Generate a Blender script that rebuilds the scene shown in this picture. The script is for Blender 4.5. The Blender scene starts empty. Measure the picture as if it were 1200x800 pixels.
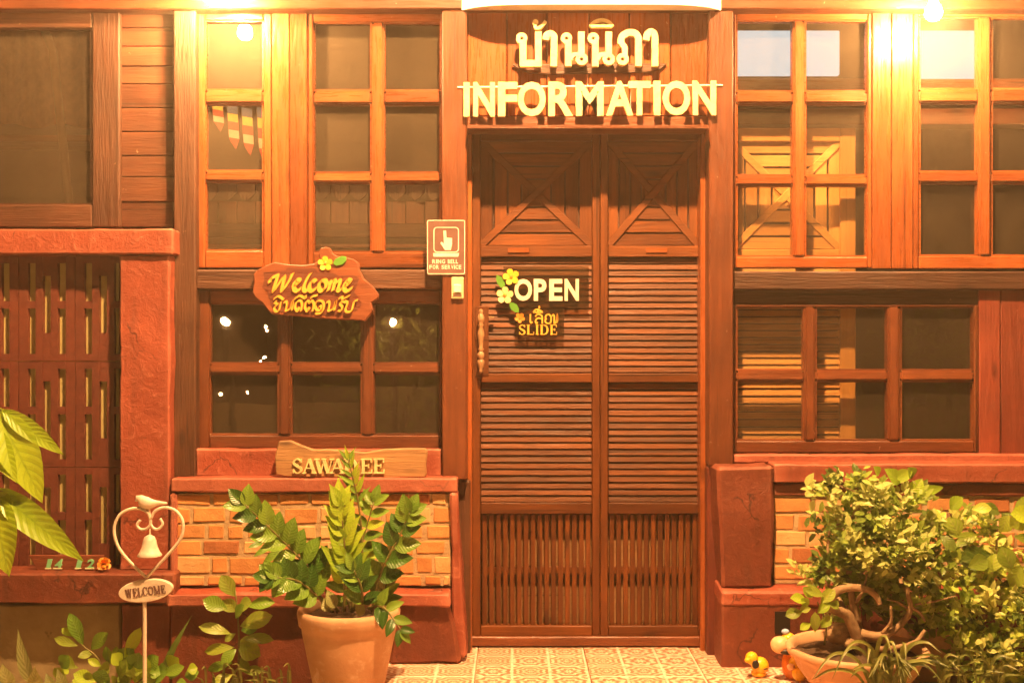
import bpy, bmesh, math, random
from mathutils import Vector, Matrix, Quaternion, noise as mnoise
R = random.Random(11)
SC = bpy.context.scene
COL = SC.collection
rad = math.radians

# ------------------------------------------------------------------ camera, sky, exposure
PX = 0.0033            # metres per photo pixel on the door plane
DIST = 4.5             # camera to door plane
EYE = 1.178            # eye height above the porch floor
cd = bpy.data.cameras.new('camera'); cam = bpy.data.objects.new('camera', cd); COL.objects.link(cam)
cam.location = (0, -DIST, EYE); cam.rotation_euler = (rad(90), 0, 0)
cd.sensor_width = 36; cd.lens = 36 * DIST / (1200 * PX); cd.clip_start = .05; cd.clip_end = 400
SC.camera = cam
wd = bpy.data.worlds.new('World'); SC.world = wd; wd.use_nodes = True
nt = wd.node_tree
sky = nt.nodes.new('ShaderNodeTexSky'); sky.sky_type = 'NISHITA'; sky.sun_disc = False
sky.sun_elevation = rad(1.0); sky.sun_rotation = rad(200)
nt.links.new(sky.outputs[0], nt.nodes['Background'].inputs[0])
nt.nodes['Background'].inputs[1].default_value = 0.004
vs = SC.view_settings
vs.view_transform = 'Standard'; vs.look = 'None'; vs.gamma = 1; vs.use_curve_mapping = False
vs.exposure = 1.0
BULB = (1.0, .535, .21)
P_LEFT, P_RIGHT, P_MID, P_YARD = 1700, 1700, 7900, 700
HAZE = 0.0145
cy = SC.cycles
cy.use_denoising = True
cy.max_bounces = 4; cy.diffuse_bounces = 3; cy.glossy_bounces = 3; cy.volume_bounces = 0; cy.transparent_max_bounces = 12
cy.use_adaptive_sampling = True; cy.adaptive_threshold = .05; cy.adaptive_min_samples = 16
cy.caustics_reflective = False; cy.caustics_refractive = False
cy.sample_clamp_indirect = 6

# ------------------------------------------------------------------ helpers
def W(px, py, d=0.0):
    """point at depth d in front of the door plane, where photo pixel (px,py) sees it"""
    k = PX * (DIST - d) / DIST
    return Vector(((px - 600) * k, -d, EYE + (400 - py) * k))
WL = {}
def link(o, parent=None, loc=None):
    COL.objects.link(o)
    loc = Vector(loc if loc is not None else (0, 0, 0))
    WL[o] = loc
    if parent is not None:
        o.parent = parent; o.location = loc - WL[parent]
    else:
        o.location = loc
    return o
def tag(o, label=None, cat=None, group=None, kind=None):
    if label: o['label'] = label
    if cat: o['category'] = cat
    if group: o['group'] = group
    if kind: o['kind'] = kind
    return o
def empty(name, loc=(0, 0, 0), parent=None):
    o = bpy.data.objects.new(name, None); o.empty_display_size = .05
    return link(o, parent, loc)
def thing(name, label, cat, loc, group=None):
    return tag(empty(name, loc), label, cat, group)
def mesh(name, bm, mat, parent=None, loc=None, smooth=False, recenter=True):
    """bm is in world coordinates; origin goes to the bbox centre (or loc)"""
    bm.normal_update()
    if recenter and loc is None:
        vs_ = [v.co for v in bm.verts]
        loc = Vector([(min(c[i] for c in vs_) + max(c[i] for c in vs_)) / 2 for i in range(3)])
    if loc is not None:
        loc = Vector(loc)
        for v in bm.verts: v.co -= loc
    me = bpy.data.meshes.new(name); bm.to_mesh(me); bm.free()
    if smooth:
        for p in me.polygons: p.use_smooth = True
        if smooth == 2: me.set_sharp_from_angle(angle=.55)
    me.materials.append(mat)
    return link(bpy.data.objects.new(name, me), parent, loc)
BOXC = {}
def boxw(name, lo, hi, mat, parent, bev=.003, rot=0.0):
    lo, hi = Vector(lo), Vector(hi); sz = hi - lo; c = (lo + hi) / 2
    bev = min(bev, min(sz) * .35)
    key = (round(sz.x, 3), round(sz.y, 3), round(sz.z, 3), round(bev, 4), mat.name)
    me = BOXC.get(key)
    if me is None:
        bm = bmesh.new(); bmesh.ops.create_cube(bm, size=1)
        for v in bm.verts: v.co = Vector((v.co.x * sz.x, v.co.y * sz.y, v.co.z * sz.z))
        if bev > 0: bmesh.ops.bevel(bm, geom=bm.edges[:], offset=bev, segments=1 if bev < .006 else 2, affect='EDGES')
        me = bpy.data.meshes.new(name); bm.to_mesh(me); bm.free(); me.materials.append(mat); BOXC[key] = me
    o = link(bpy.data.objects.new(name, me), parent, c)
    if rot: o.rotation_euler = (0, rot, 0)
    return o
def box(name, x0, y0, x1, y1, d0, d1, mat, parent, bev=.003, rot=0.0):
    a, b = W(x0, y1, d1), W(x1, y0, d1)
    return boxw(name, (a.x, -d1, a.z), (b.x, -d0, b.z), mat, parent, bev, rot)
def add_prism(bm, pts, y0, y1):
    """pts: list of (x,z) world; extruded from y0 (back) to y1 (front, smaller y)"""
    f = [bm.verts.new((p[0], y1, p[1])) for p in pts]; b = [bm.verts.new((p[0], y0, p[1])) for p in pts]
    n = len(pts)
    try: bm.faces.new(f); bm.faces.new(b[::-1])
    except ValueError: return
    for i in range(n): bm.faces.new((f[i], b[i], b[(i + 1) % n], f[(i + 1) % n]))
def prism(name, pts, d0, d1, mat, parent, bev=0, lump=0):
    bm = bmesh.new(); w = [W(p[0], p[1], d1) for p in pts]
    add_prism(bm, [(p.x, p.z) for p in w], -d0, -d1)
    bmesh.ops.recalc_face_normals(bm, faces=bm.faces[:])
    if bev: bmesh.ops.bevel(bm, geom=bm.edges[:], offset=bev, segments=1, affect='EDGES')
    if lump: SEED[0] += 1; lumpy(bm, lump, .03, SEED[0])
    return mesh(name, bm, mat, parent, smooth=2 if lump else False)
def smooth_pts(pts, n=6):
    pts = [Vector(p) for p in pts]
    if len(pts) < 3: return pts
    P = [pts[0] * 2 - pts[1]] + pts + [pts[-1] * 2 - pts[-2]]
    out = []
    for i in range(1, len(P) - 2):
        for k in range(n):
            t = k / n
            out.append(.5 * ((2 * P[i]) + (P[i + 1] - P[i - 1]) * t + (2 * P[i - 1] - 5 * P[i] + 4 * P[i + 1] - P[i + 2]) * t * t
                             + (3 * P[i] - P[i - 1] - 3 * P[i + 1] + P[i + 2]) * t ** 3))
    out.append(pts[-1].copy())
    return out
def add_tube(bm, pts, r, n=8, cap=True):
    pts = [Vector(p) for p in pts]; m = len(pts)
    rr = r if isinstance(r, (list, tuple)) else [r] * m
    if len(rr) != m: rr = [rr[0] + (rr[-1] - rr[0]) * i / (m - 1) for i in range(m)]
    up = Vector((.3, .9, .2)); rings = []
    for i in range(m):
        t = (pts[min(i + 1, m - 1)] - pts[max(i - 1, 0)])
        t = t.normalized() if t.length > 1e-9 else Vector((0, 0, 1))
        a = (up - t * up.dot(t))
        a = a.normalized() if a.length > 1e-6 else t.orthogonal().normalized()
        b = t.cross(a); up = a
        rings.append([bm.verts.new(pts[i] + (a * math.cos(2 * math.pi * k / n) + b * math.sin(2 * math.pi * k / n)) * rr[i]) for k in range(n)])
    for i in range(m - 1):
        for k in range(n): bm.faces.new((rings[i][k], rings[i][(k + 1) % n], rings[i + 1][(k + 1) % n], rings[i + 1][k]))
    if cap:
        bm.faces.new(rings[0][::-1]); bm.faces.new(rings[-1])
def add_lathe(bm, prof, c, n=24, close=True):
    c = Vector(c); rings = []
    for r, z in prof:
        rings.append([bm.verts.new(c + Vector((r * math.cos(2 * math.pi * k / n), r * math.sin(2 * math.pi * k / n), z))) for k in range(n)])
    for i in range(len(prof) - 1):
        for k in range(n): bm.faces.new((rings[i][k], rings[i][(k + 1) % n], rings[i + 1][(k + 1) % n], rings[i + 1][k]))
    if close:
        bm.faces.new(rings[0][::-1]); bm.faces.new(rings[-1])
def add_ball(bm, c, s, m=None, u=14, v=9):
    M = Matrix.Translation(c) @ (m.to_4x4() if m else Matrix()) @ Matrix.Diagonal((*s, 1)) if not isinstance(s, (int, float)) else Matrix.Translation(c) @ Matrix.Scale(s, 4)
    bmesh.ops.create_uvsphere(bm, u_segments=u, v_segments=v, radius=1, matrix=M)
def add_ribbon(bm, pts, wd_, yb, yf, nib=None, closed=False):
    """flat stroke in the xz plane: pts 2D world, width(s) in metres"""
    pts = [Vector((p[0], p[1])) for p in pts]; m = len(pts)
    ws = wd_ if isinstance(wd_, (list, tuple)) else [wd_] * m
    if len(ws) != m:
        ws = [ws[min(int(i / (m - 1) * (len(ws) - 1)), len(ws) - 2)] * (1 - (i / (m - 1) * (len(ws) - 1) - min(int(i / (m - 1) * (len(ws) - 1)), len(ws) - 2)))
              + ws[min(int(i / (m - 1) * (len(ws) - 1)), len(ws) - 2) + 1] * (i / (m - 1) * (len(ws) - 1) - min(int(i / (m - 1) * (len(ws) - 1)), len(ws) - 2)) for i in range(m)]
    Ls, Rs = [], []
    for i in range(m):
        if closed: t = pts[(i + 1) % m] - pts[i - 1]; k = 1
        else:
            a = (pts[i] - pts[i - 1]).normalized() if i else None
            b = (pts[i + 1] - pts[i]).normalized() if i < m - 1 else None
            a = a or b; b = b or a
            t = a + b
            k = 1 / max(.45, math.sqrt(max(0.0, (1 + a.dot(b)) / 2)))
        t = t.normalized() if t.length > 1e-9 else Vector((1, 0))
        nrm = Vector((-t.y, t.x)) * k
        if nib is not None:
            nv = Vector((math.cos(nib), math.sin(nib)))
            sgn = 1 if nv.dot(nrm) >= 0 else -1
            nrm = nv * sgn * .8 + nrm * .3
        Ls.append(pts[i] + nrm * ws[i] / 2); Rs.append(pts[i] - nrm * ws[i] / 2)
    vf = [[bm.verts.new((p.x, yf, p.y)) for p in S_] for S_ in (Ls, Rs)]
    vb = [[bm.verts.new((p.x, yb, p.y)) for p in S_] for S_ in (Ls, Rs)]
    rng = m if closed else m - 1
    for i in range(rng):
        j = (i + 1) % m
        bm.faces.new((vf[0][i], vf[0][j], vf[1][j], vf[1][i])); bm.faces.new((vb[0][j], vb[0][i], vb[1][i], vb[1][j]))
        bm.faces.new((vb[0][i], vb[0][j], vf[0][j], vf[0][i])); bm.faces.new((vf[1][i], vf[1][j], vb[1][j], vb[1][i]))
    if not closed:
        bm.faces.new((vf[0][0], vf[1][0], vb[1][0], vb[0][0])); bm.faces.new((vf[0][-1], vb[0][-1], vb[1][-1], vf[1][-1]))
def stroke(bm, pts, w_px, d0, d1, k=0, sm=True, nib=None, closed=False):
    """stroke through photo pixels; k staggers the front by a hair so that strokes never share a plane"""
    kk = PX * (DIST - d1) / DIST
    q = smooth_pts([Vector((p[0], p[1])) for p in pts], 5) if sm else [Vector((p[0], p[1])) for p in pts]
    w = [W(p.x, p.y, d1) for p in q]
    ws = [x * kk for x in w_px] if isinstance(w_px, (list, tuple)) else w_px * kk
    add_ribbon(bm, [(p.x, p.z) for p in w], ws, -d0 + k * .00017, -d1 - k * .00035, nib, closed)
def ring_pts(cx, cy, rx, ry=None, n=16, a0=0):
    ry = ry or rx
    return [(cx + rx * math.cos(a0 + 2 * math.pi * i / n), cy + ry * math.sin(a0 + 2 * math.pi * i / n)) for i in range(n)]

def lumpy(bm, amp=.005, cell=.035, seed=0):
    """cut a cement solid into small cells and push its skin about, so that it reads as hand-trowelled"""
    vs_ = [v.co for v in bm.verts]
    for ax in range(3):
        lo, hi = min(c[ax] for c in vs_), max(c[ax] for c in vs_)
        if ax == 0: lo, hi = max(lo, -2.25), min(hi, 2.25)
        k = int((hi - lo) / cell); no = Vector((0, 0, 0)); no[ax] = 1
        for i in range(1, k):
            co = Vector((0, 0, 0)); co[ax] = lo + (hi - lo) * i / k
            bmesh.ops.bisect_plane(bm, geom=bm.verts[:] + bm.edges[:] + bm.faces[:], plane_co=co, plane_no=no)
    bm.normal_update()
    o = Vector((seed * 3.1, seed * 1.7, 0))
    mv = [(v, v.normal * (mnoise.noise(v.co * 5 + o) * amp + mnoise.noise(v.co * 17 + o) * amp * .55 + mnoise.noise(v.co * 45 + o) * amp * .25)) for v in bm.verts if v.co.y < -.01]
    for v, d in mv: v.co += d
SEED = [0]
def cbox(name, x0, y0, x1, y1, d0, d1, mat, parent, bev=.01, amp=.005):
    a, b = W(x0, y1, d1), W(x1, y0, d1); bm = bmesh.new(); bmesh.ops.create_cube(bm, size=1)
    lo, hi = Vector((a.x, -d1, a.z)), Vector((b.x, -d0, b.z))
    for v in bm.verts: v.co = Vector([(lo[i] + hi[i]) / 2 + v.co[i] * (hi[i] - lo[i]) for i in range(3)])
    bmesh.ops.bevel(bm, geom=bm.edges[:], offset=min(bev, .006), segments=1, affect='EDGES')
    SEED[0] += 1; lumpy(bm, amp, .03, SEED[0])
    return mesh(name, bm, mat, parent, smooth=2)
# ------------------------------------------------------------------ materials
def newmat(name):
    m = bpy.data.materials.new(name); m.use_nodes = True
    t = m.node_tree; return m, t, t.nodes['Principled BSDF']
def nd(t, typ, **kw):
    n = t.nodes.new('ShaderNode' + typ)
    for k, v in kw.items():
        if k.startswith('i_'):
            n.inputs[k[2:].replace('_', ' ')].default_value = v
        else: setattr(n, k, v)
    return n
def objco(t, scale=(1, 1, 1), rnd=30.0):
    tc = nd(t, 'TexCoord'); oi = nd(t, 'ObjectInfo')
    mul = nd(t, 'VectorMath', operation='MULTIPLY_ADD')
    cx = nd(t, 'CombineXYZ')
    m1 = nd(t, 'Math', operation='MULTIPLY'); m1.inputs[1].default_value = rnd
    t.links.new(oi.outputs['Random'], m1.inputs[0])
    for i in range(3): t.links.new(m1.outputs[0], cx.inputs[i])
    mul.inputs[1].default_value = scale
    t.links.new(tc.outputs['Object'], mul.inputs[0]); t.links.new(cx.outputs[0], mul.inputs[2])
    return mul.outputs[0], oi.outputs['Random']
def ramp(t, fac, stops):
    r = nd(t, 'ValToRGB'); e = r.color_ramp.elements
    while len(e) < len(stops): e.new(.5)
    for i, (p, c) in enumerate(stops): e[i].position = p; e[i].color = (*c, 1)
    t.links.new(fac, r.inputs[0]); return r.outputs[0]
def noise(t, vec, scale, detail=5, rough=.6, dist=0):
    n = nd(t, 'TexNoise'); n.inputs['Scale'].default_value = scale; n.inputs['Detail'].default_value = detail
    n.inputs['Roughness'].default_value = rough; n.inputs['Distortion'].default_value = dist
    t.links.new(vec, n.inputs['Vector']); return n.outputs['Fac']
def mixc(t, fac, a, b, mode='MIX'):
    m = nd(t, 'Mix', data_type='RGBA', blend_type=mode)
    for sock, val in ((m.inputs[0], fac), (m.inputs[6], a), (m.inputs[7], b)):
        if hasattr(val, 'is_output'): t.links.new(val, sock)
        else: sock.default_value = val if isinstance(val, (int, float)) else (*val, 1)
    return m.outputs[2]
def bump(t, h, strength, dist=.004):
    b = nd(t, 'Bump'); b.inputs['Strength'].default_value = strength; b.inputs['Distance'].default_value = dist
    t.links.new(h, b.inputs['Height']); return b.outputs[0]
def maprange(t, v, a, b, c, d):
    m = nd(t, 'MapRange'); t.links.new(v, m.inputs[0])
    for i, x in enumerate((a, b, c, d)): m.inputs[i + 1].default_value = x
    return m.outputs[0]
def wood(name, dark, light, axis, rough=.42, bmp=.35, chips=None, spec=.5):
    m, t, b = newmat(name)
    sc = {'x': (1.6, 22, 22), 'z': (22, 22, 1.6), 'y': (22, 1.6, 22)}[axis]
    v, rnd = objco(t, sc); vi, _ = objco(t, (1, 1, 1))
    g = noise(t, v, 1.6, 7, .65, .8); f = noise(t, v, 6, 3, .6, .2); bl = noise(t, vi, 5, 4, .6)
    c = ramp(t, g, [(.28, dark), (.5, [(x + y) / 2 for x, y in zip(dark, light)]), (.72, light)])
    c = mixc(t, maprange(t, bl, .3, .7, 0, .55), c, [x * .62 for x in dark], 'MIX')
    sc2 = {'x': (.9, 60, 60), 'z': (60, 60, .9), 'y': (60, .9, 60)}[axis]
    vc, _ = objco(t, sc2); ck = noise(t, vc, 1.0, 3, .6, .3)
    c = mixc(t, maprange(t, ck, .63, .69, 0, .75), c, [x * .22 for x in dark])
    tint = mixc(t, rnd, (.66, .60, .56), (1.18, 1.14, 1.10))
    c = mixc(t, 1.0, c, tint, 'MULTIPLY')
    kn = nd(t, 'TexVoronoi'); kn.inputs['Scale'].default_value = 1.0
    vk, _ = objco(t, {'x': (3, 9, 9), 'z': (9, 9, 3), 'y': (9, 3, 9)}[axis]); t.links.new(vk, kn.inputs['Vector'])
    c = mixc(t, maprange(t, kn.outputs['Distance'], .05, .14, .7, 0), c, [x * .35 for x in dark])
    if chips:
        ch = noise(t, vi, 38, 4, .7, .5)
        c = mixc(t, maprange(t, ch, .69, .73, 0, .8), c, chips)
    t.links.new(c, b.inputs['Base Color'])
    t.links.new(maprange(t, f, .3, .7, rough - .12, rough + .14), b.inputs['Roughness'])
    b.inputs['Specular IOR Level'].default_value = spec
    hs = nd(t, 'Math', operation='MULTIPLY_ADD'); t.links.new(g, hs.inputs[0]); hs.inputs[1].default_value = .7
    t.links.new(f, hs.inputs[2])
    t.links.new(bump(t, hs.outputs[0], bmp), b.inputs['Normal'])
    return m
def rough_mat(name, c1, c2, rough=.7, scale=14, bmp=.5, spots=None, fine=90, dist=.006, spot_lim=(.66, .7)):
    m, t, b = newmat(name)
    v, rnd = objco(t, (1, 1, 1))
    a = noise(t, v, scale, 6, .62, .3); f = noise(t, v, fine, 3, .6)
    c = ramp(t, a, [(.3, c1), (.7, c2)])
    c = mixc(t, 1.0, c, mixc(t, rnd, (.85, .85, .85), (1.12, 1.1, 1.08)), 'MULTIPLY')
    if spots:
        s = noise(t, v, scale * 2.3, 5, .7, .6)
        c = mixc(t, maprange(t, s, spot_lim[0], spot_lim[1], 0, .85), c, spots)
    t.links.new(c, b.inputs['Base Color'])
    t.links.new(maprange(t, f, .3, .7, rough - .1, rough + .1), b.inputs['Roughness'])
    hs = nd(t, 'Math', operation='MULTIPLY_ADD'); t.links.new(f, hs.inputs[0]); hs.inputs[1].default_value = .35
    t.links.new(a, hs.inputs[2])
    t.links.new(bump(t, hs.outputs[0], bmp, dist), b.inputs['Normal'])
    return m
def plain(name, c, rough=.5, metal=0, var=.12):
    m, t, b = newmat(name)
    v, _ = objco(t)
    n = noise(t, v, 25, 5, .65)
    t.links.new(ramp(t, n, [(.3, [x * (1 - var) for x in c]), (.7, [min(1, x * (1 + var)) for x in c])]), b.inputs['Base Color'])
    t.links.new(maprange(t, n, .3, .7, rough - .08, rough + .08), b.inputs['Roughness']); b.inputs['Metallic'].default_value = metal
    t.links.new(bump(t, noise(t, v, 120, 2), .12, .002), b.inputs['Normal'])
    return m
def emit(name, c, st):
    m = bpy.data.materials.new(name); m.use_nodes = True; t = m.node_tree; t.nodes.clear()
    e = nd(t, 'Emission'); e.inputs[0].default_value = (*c, 1); e.inputs[1].default_value = st
    o = nd(t, 'OutputMaterial'); t.links.new(e.outputs[0], o.inputs[0]); return m
def glass(name, dust, tint=(.97, .96, .93), f0=.05):
    m = bpy.data.materials.new(name); m.use_nodes = True; t = m.node_tree; t.nodes.clear()
    tr = nd(t, 'BsdfTransparent'); tr.inputs[0].default_value = (*tint, 1)
    gl = nd(t, 'BsdfGlossy'); gl.inputs['Roughness'].default_value = .012
    df = nd(t, 'BsdfDiffuse'); df.inputs[0].default_value = (.55, .42, .28, 1)
    v, _ = objco(t)
    t.links.new(bump(t, noise(t, v, 6, 2, .4), .07, .004), gl.inputs['Normal'])
    lw = nd(t, 'LayerWeight'); lw.inputs[0].default_value = .5
    p = nd(t, 'Math', operation='POWER'); t.links.new(lw.outputs['Facing'], p.inputs[0]); p.inputs[1].default_value = 4
    f = nd(t, 'Math', operation='MULTIPLY_ADD'); t.links.new(p.outputs[0], f.inputs[0]); f.inputs[1].default_value = .8; f.inputs[2].default_value = f0
    m1 = nd(t, 'MixShader'); t.links.new(f.outputs[0], m1.inputs[0]); t.links.new(tr.outputs[0], m1.inputs[1]); t.links.new(gl.outputs[0], m1.inputs[2])
    n = noise(t, v, 3, 4, .6, .2); n2 = noise(t, v, 130, 3, .7)
    a = nd(t, 'Math', operation='MULTIPLY'); t.links.new(maprange(t, n, .3, .75, dust * .75, dust * 1.35), a.inputs[0]); t.links.new(maprange(t, n2, .3, .7, .6, 1.4), a.inputs[1])
    m2 = nd(t, 'MixShader'); t.links.new(a.outputs[0], m2.inputs[0]); t.links.new(m1.outputs[0], m2.inputs[1]); t.links.new(df.outputs[0], m2.inputs[2])
    o = nd(t, 'OutputMaterial'); t.links.new(m2.outputs[0], o.inputs[0]); return m
def leafmat(name, c1, c2, vein, gloss=.35, trans=.35, veins=9):
    m = bpy.data.materials.new(name); m.use_nodes = True; t = m.node_tree; t.nodes.clear()
    tc = nd(t, 'TexCoord'); sp = nd(t, 'SeparateXYZ'); t.links.new(tc.outputs['UV'], sp.inputs[0])
    au = nd(t, 'Math', operation='ABSOLUTE'); t.links.new(sp.outputs[0], au.inputs[0])
    # side veins sweep forward: fract(v*n - |u|*k)
    mu = nd(t, 'Math', operation='MULTIPLY'); t.links.new(au.outputs[0], mu.inputs[0]); mu.inputs[1].default_value = -2.2
    ph = nd(t, 'Math', operation='MULTIPLY_ADD'); t.links.new(sp.outputs[1], ph.inputs[0]); ph.inputs[1].default_value = veins; t.links.new(mu.outputs[0], ph.inputs[2])
    sn = nd(t, 'Math', operation='PINGPONG'); t.links.new(ph.outputs[0], sn.inputs[0]); sn.inputs[1].default_value = .5
    sv = maprange(t, sn.outputs[0], 0.0, .13, 1, 0)
    mv = maprange(t, au.outputs[0], .02, .09, 1, 0)
    vm = nd(t, 'Math', operation='MAXIMUM'); t.links.new(sv, vm.inputs[0]); t.links.new(mv, vm.inputs[1])
    v, rnd = objco(t)
    n = noise(t, v, 16, 4, .6)
    c = mixc(t, n, c1, c2)
    c = mixc(t, 1.0, c, mixc(t, rnd, (.7, .75, .7), (1.25, 1.15, 1.0)), 'MULTIPLY')
    fm = nd(t, 'Math', operation='MULTIPLY'); t.links.new(vm.outputs[0], fm.inputs[0]); fm.inputs[1].default_value = .55
    c = mixc(t, fm.outputs[0], c, vein)
    df = nd(t, 'BsdfDiffuse'); tl = nd(t, 'BsdfTranslucent'); gl = nd(t, 'BsdfGlossy'); gl.inputs['Roughness'].default_value = gloss
    t.links.new(c, df.inputs[0]); t.links.new(c, tl.inputs[0])
    bn = bump(t, sn.outputs[0], .5, .004)
    t.links.new(bn, df.inputs['Normal']); t.links.new(bn, gl.inputs['Normal'])
    m1 = nd(t, 'MixShader'); m1.inputs[0].default_value = trans; t.links.new(df.outputs[0], m1.inputs[1]); t.links.new(tl.outputs[0], m1.inputs[2])
    lw = nd(t, 'LayerWeight'); lw.inputs[0].default_value = .25
    g2 = nd(t, 'Math', operation='MULTIPLY_ADD'); t.links.new(lw.outputs['Facing'], g2.inputs[0]); g2.inputs[1].default_value = .12; g2.inputs[2].default_value = .03
    m2 = nd(t, 'MixShader'); t.links.new(g2.outputs[0], m2.inputs[0]); t.links.new(m1.outputs[0], m2.inputs[1]); t.links.new(gl.outputs[0], m2.inputs[2])
    o = nd(t, 'OutputMaterial'); t.links.new(m2.outputs[0], o.inputs[0]); return m

OR_D, OR_L = (.21, .052, .012), (.40, .118, .031)
DK_D, DK_L = (.055, .020, .009), (.15, .058, .026)
CHIP = (.55, .38, .24)
M = {}
for ax in 'xyz':
    M['orange_' + ax] = wood('varnished_teak_' + ax, OR_D, OR_L, ax, .31, .35, CHIP)
    M['dark_' + ax] = wood('old_dark_timber_' + ax, DK_D, DK_L, ax, .55, .8, (.42, .24, .13))
    M['mid_' + ax] = wood('brown_timber_' + ax, (.13, .036, .012), (.26, .078, .026), ax, .42, .45, CHIP)
    M['door_' + ax] = wood('door_timber_' + ax, (.095, .026, .005), (.225, .068, .013), ax, .52, .5, None, .3)
    M['maroon_' + ax] = wood('maroon_boards_' + ax, (.16, .030, .018), (.26, .062, .032), ax, .5, .5, (.35, .16, .1))
    M['pale_' + ax] = wood('pale_weathered_wood_' + ax, (.25, .13, .055), (.46, .27, .12), ax, .6, .7, (.14, .07, .03))
def cement_mat(name, c1, c2, scuff, stain):
    m, t, b = newmat(name)
    v, rnd = objco(t, (1, 1, 1)); vz, _ = objco(t, (14, 14, 1.6))
    a = noise(t, v, 5, 6, .62, .4); f = noise(t, v, 80, 4, .65); st = noise(t, vz, 1.0, 5, .65, .3); sp = noise(t, v, 22, 6, .72, .8)
    c = ramp(t, a, [(.3, c1), (.7, c2)])
    c = mixc(t, maprange(t, st, .52, .72, 0, .6), c, stain)
    c = mixc(t, maprange(t, sp, .57, .68, 0, .6), c, scuff)
    c = mixc(t, maprange(t, noise(t, v, 45, 4, .7, .4), .68, .72, 0, .7), c, [x * .4 for x in c1])
    vo = nd(t, 'TexVoronoi', feature='DISTANCE_TO_EDGE'); vo.inputs['Scale'].default_value = 3.2
    wv = nd(t, 'VectorMath', operation='MULTIPLY_ADD'); nz = nd(t, 'TexNoise'); nz.inputs['Scale'].default_value = 9; nz.inputs['Detail'].default_value = 4
    t.links.new(v, nz.inputs['Vector']); t.links.new(nz.outputs['Color'], wv.inputs[0]); wv.inputs[1].default_value = (.16, .16, .16); t.links.new(v, wv.inputs[2]); t.links.new(wv.outputs[0], vo.inputs['Vector'])
    ckm = nd(t, 'Math', operation='MULTIPLY'); t.links.new(maprange(t, vo.outputs['Distance'], .004, .012, .8, 0), ckm.inputs[0]); t.links.new(maprange(t, a, .5, .58, 0, 1), ckm.inputs[1])
    c = mixc(t, ckm.outputs[0], c, [x * .25 for x in c1])
    geo = nd(t, 'NewGeometry')
    c = mixc(t, maprange(t, geo.outputs['Pointiness'], .53, .60, 0, .7), c, scuff)
    t.links.new(c, b.inputs['Base Color'])
    t.links.new(maprange(t, f, .3, .7, .5, .72), b.inputs['Roughness'])
    hs = nd(t, 'Math', operation='MULTIPLY_ADD'); t.links.new(f, hs.inputs[0]); hs.inputs[1].default_value = .4; t.links.new(sp, hs.inputs[2])
    t.links.new(bump(t, hs.outputs[0], .7, .008), b.inputs['Normal'])
    return m
M['plank_x'] = wood('plank_wall_x', (.085, .028, .012), (.18, .062, .026), 'x', .5, .5, CHIP)
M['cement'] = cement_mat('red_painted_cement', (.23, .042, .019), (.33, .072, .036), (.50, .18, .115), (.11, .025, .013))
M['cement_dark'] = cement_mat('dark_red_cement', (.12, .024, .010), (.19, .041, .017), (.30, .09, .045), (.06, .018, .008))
M['block'] = rough_mat('painted_vent_block', (.095, .020, .011), (.15, .034, .018), .6, 22, .6, (.55, .42, .26), 90, .006, (.74, .76))
M['olive'] = rough_mat('pale_plaster_backing', (.38, .32, .12), (.52, .45, .20), .8, 12, .5)
M['concrete'] = rough_mat('stained_concrete', (.24, .18, .09), (.38, .30, .16), .85, 6, .6, (.16, .12, .06), 60)
M['brick'] = rough_mat('orange_brick', (.52, .21, .065), (.68, .34, .12), .85, 13, .9, (.36, .15, .06), 120, .006, (.60, .74))
M['brick_pale'] = rough_mat('sandy_brick', (.60, .34, .14), (.74, .47, .22), .88, 15, .9, (.45, .2, .08), 120, .006, (.60, .74))
M['brick_dark'] = rough_mat('dark_brick', (.36, .12, .045), (.50, .19, .07), .85, 15, .9, (.22, .09, .04), 120, .006, (.58, .72))
M['mortar'] = rough_mat('cream_mortar', (.40, .26, .13), (.62, .46, .27), .9, 16, 1.0, (.25, .15, .07), 140, .006, (.6, .68))
M['terracotta'] = rough_mat('terracotta', (.50, .27, .14), (.64, .39, .22), .85, 7, .5, (.68, .50, .34), 120, .004, (.56, .72))
M['soil'] = rough_mat('potting_soil', (.05, .028, .014), (.12, .07, .035), .95, 40, 1.0)
M['ground'] = rough_mat('sandy_ground', (.26, .19, .12), (.38, .29, .19), .95, 3, .6)
M['white'] = plain('white_enamel', (.78, .74, .66), .4)
M['stake_white'] = plain('cream_enamel', (.72, .60, .48), .45, 0, .2)
M['hood'] = plain('white_plastic_hood', (.82, .80, .74), .35)
M['letter'] = plain('cream_painted_letter', (.76, .62, .30), .5, 0, .25)
M['gold'] = plain('golden_painted_letter', (.80, .42, .06), .4)
M['openwhite'] = plain('cream_letter', (.80, .70, .56), .45, 0, .2)
M['ivory'] = plain('ivory_plastic', (.75, .60, .34), .4)
M['signbrown'] = plain('brown_sign_plate', (.17, .085, .07), .4)
M['signline'] = plain('sign_print', (.85, .72, .6), .5)
M['carve'] = wood('carved_sign_wood', (.30, .085, .035), (.47, .16, .065), 'x', .42, .4)
M['carve_in'] = wood('carved_sign_recess', (.15, .035, .015), (.25, .07, .03), 'x', .5, .6)
M['brass'] = plain('turned_pale_wood', (.36, .20, .10), .38, 0, .2)
M['black'] = plain('black_paint', (.015, .012, .01), .4)
M['petal_y'] = plain('yellow_petal', (.85, .58, .05), .5)
M['petal_w'] = plain('cream_petal', (.88, .66, .32), .5)
M['petal_o'] = plain('orange_petal', (.75, .28, .03), .5)
M['leafgreen'] = plain('green_painted_leaf', (.10, .30, .03), .45)
M['digit'] = plain('green_digit', (.20, .55, .28), .5)
M['digit_edge'] = plain('pale_digit_edge', (.75, .7, .45), .5)
M['yellow_toy'] = plain('yellow_glaze', (.85, .48, .02), .25)
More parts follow.
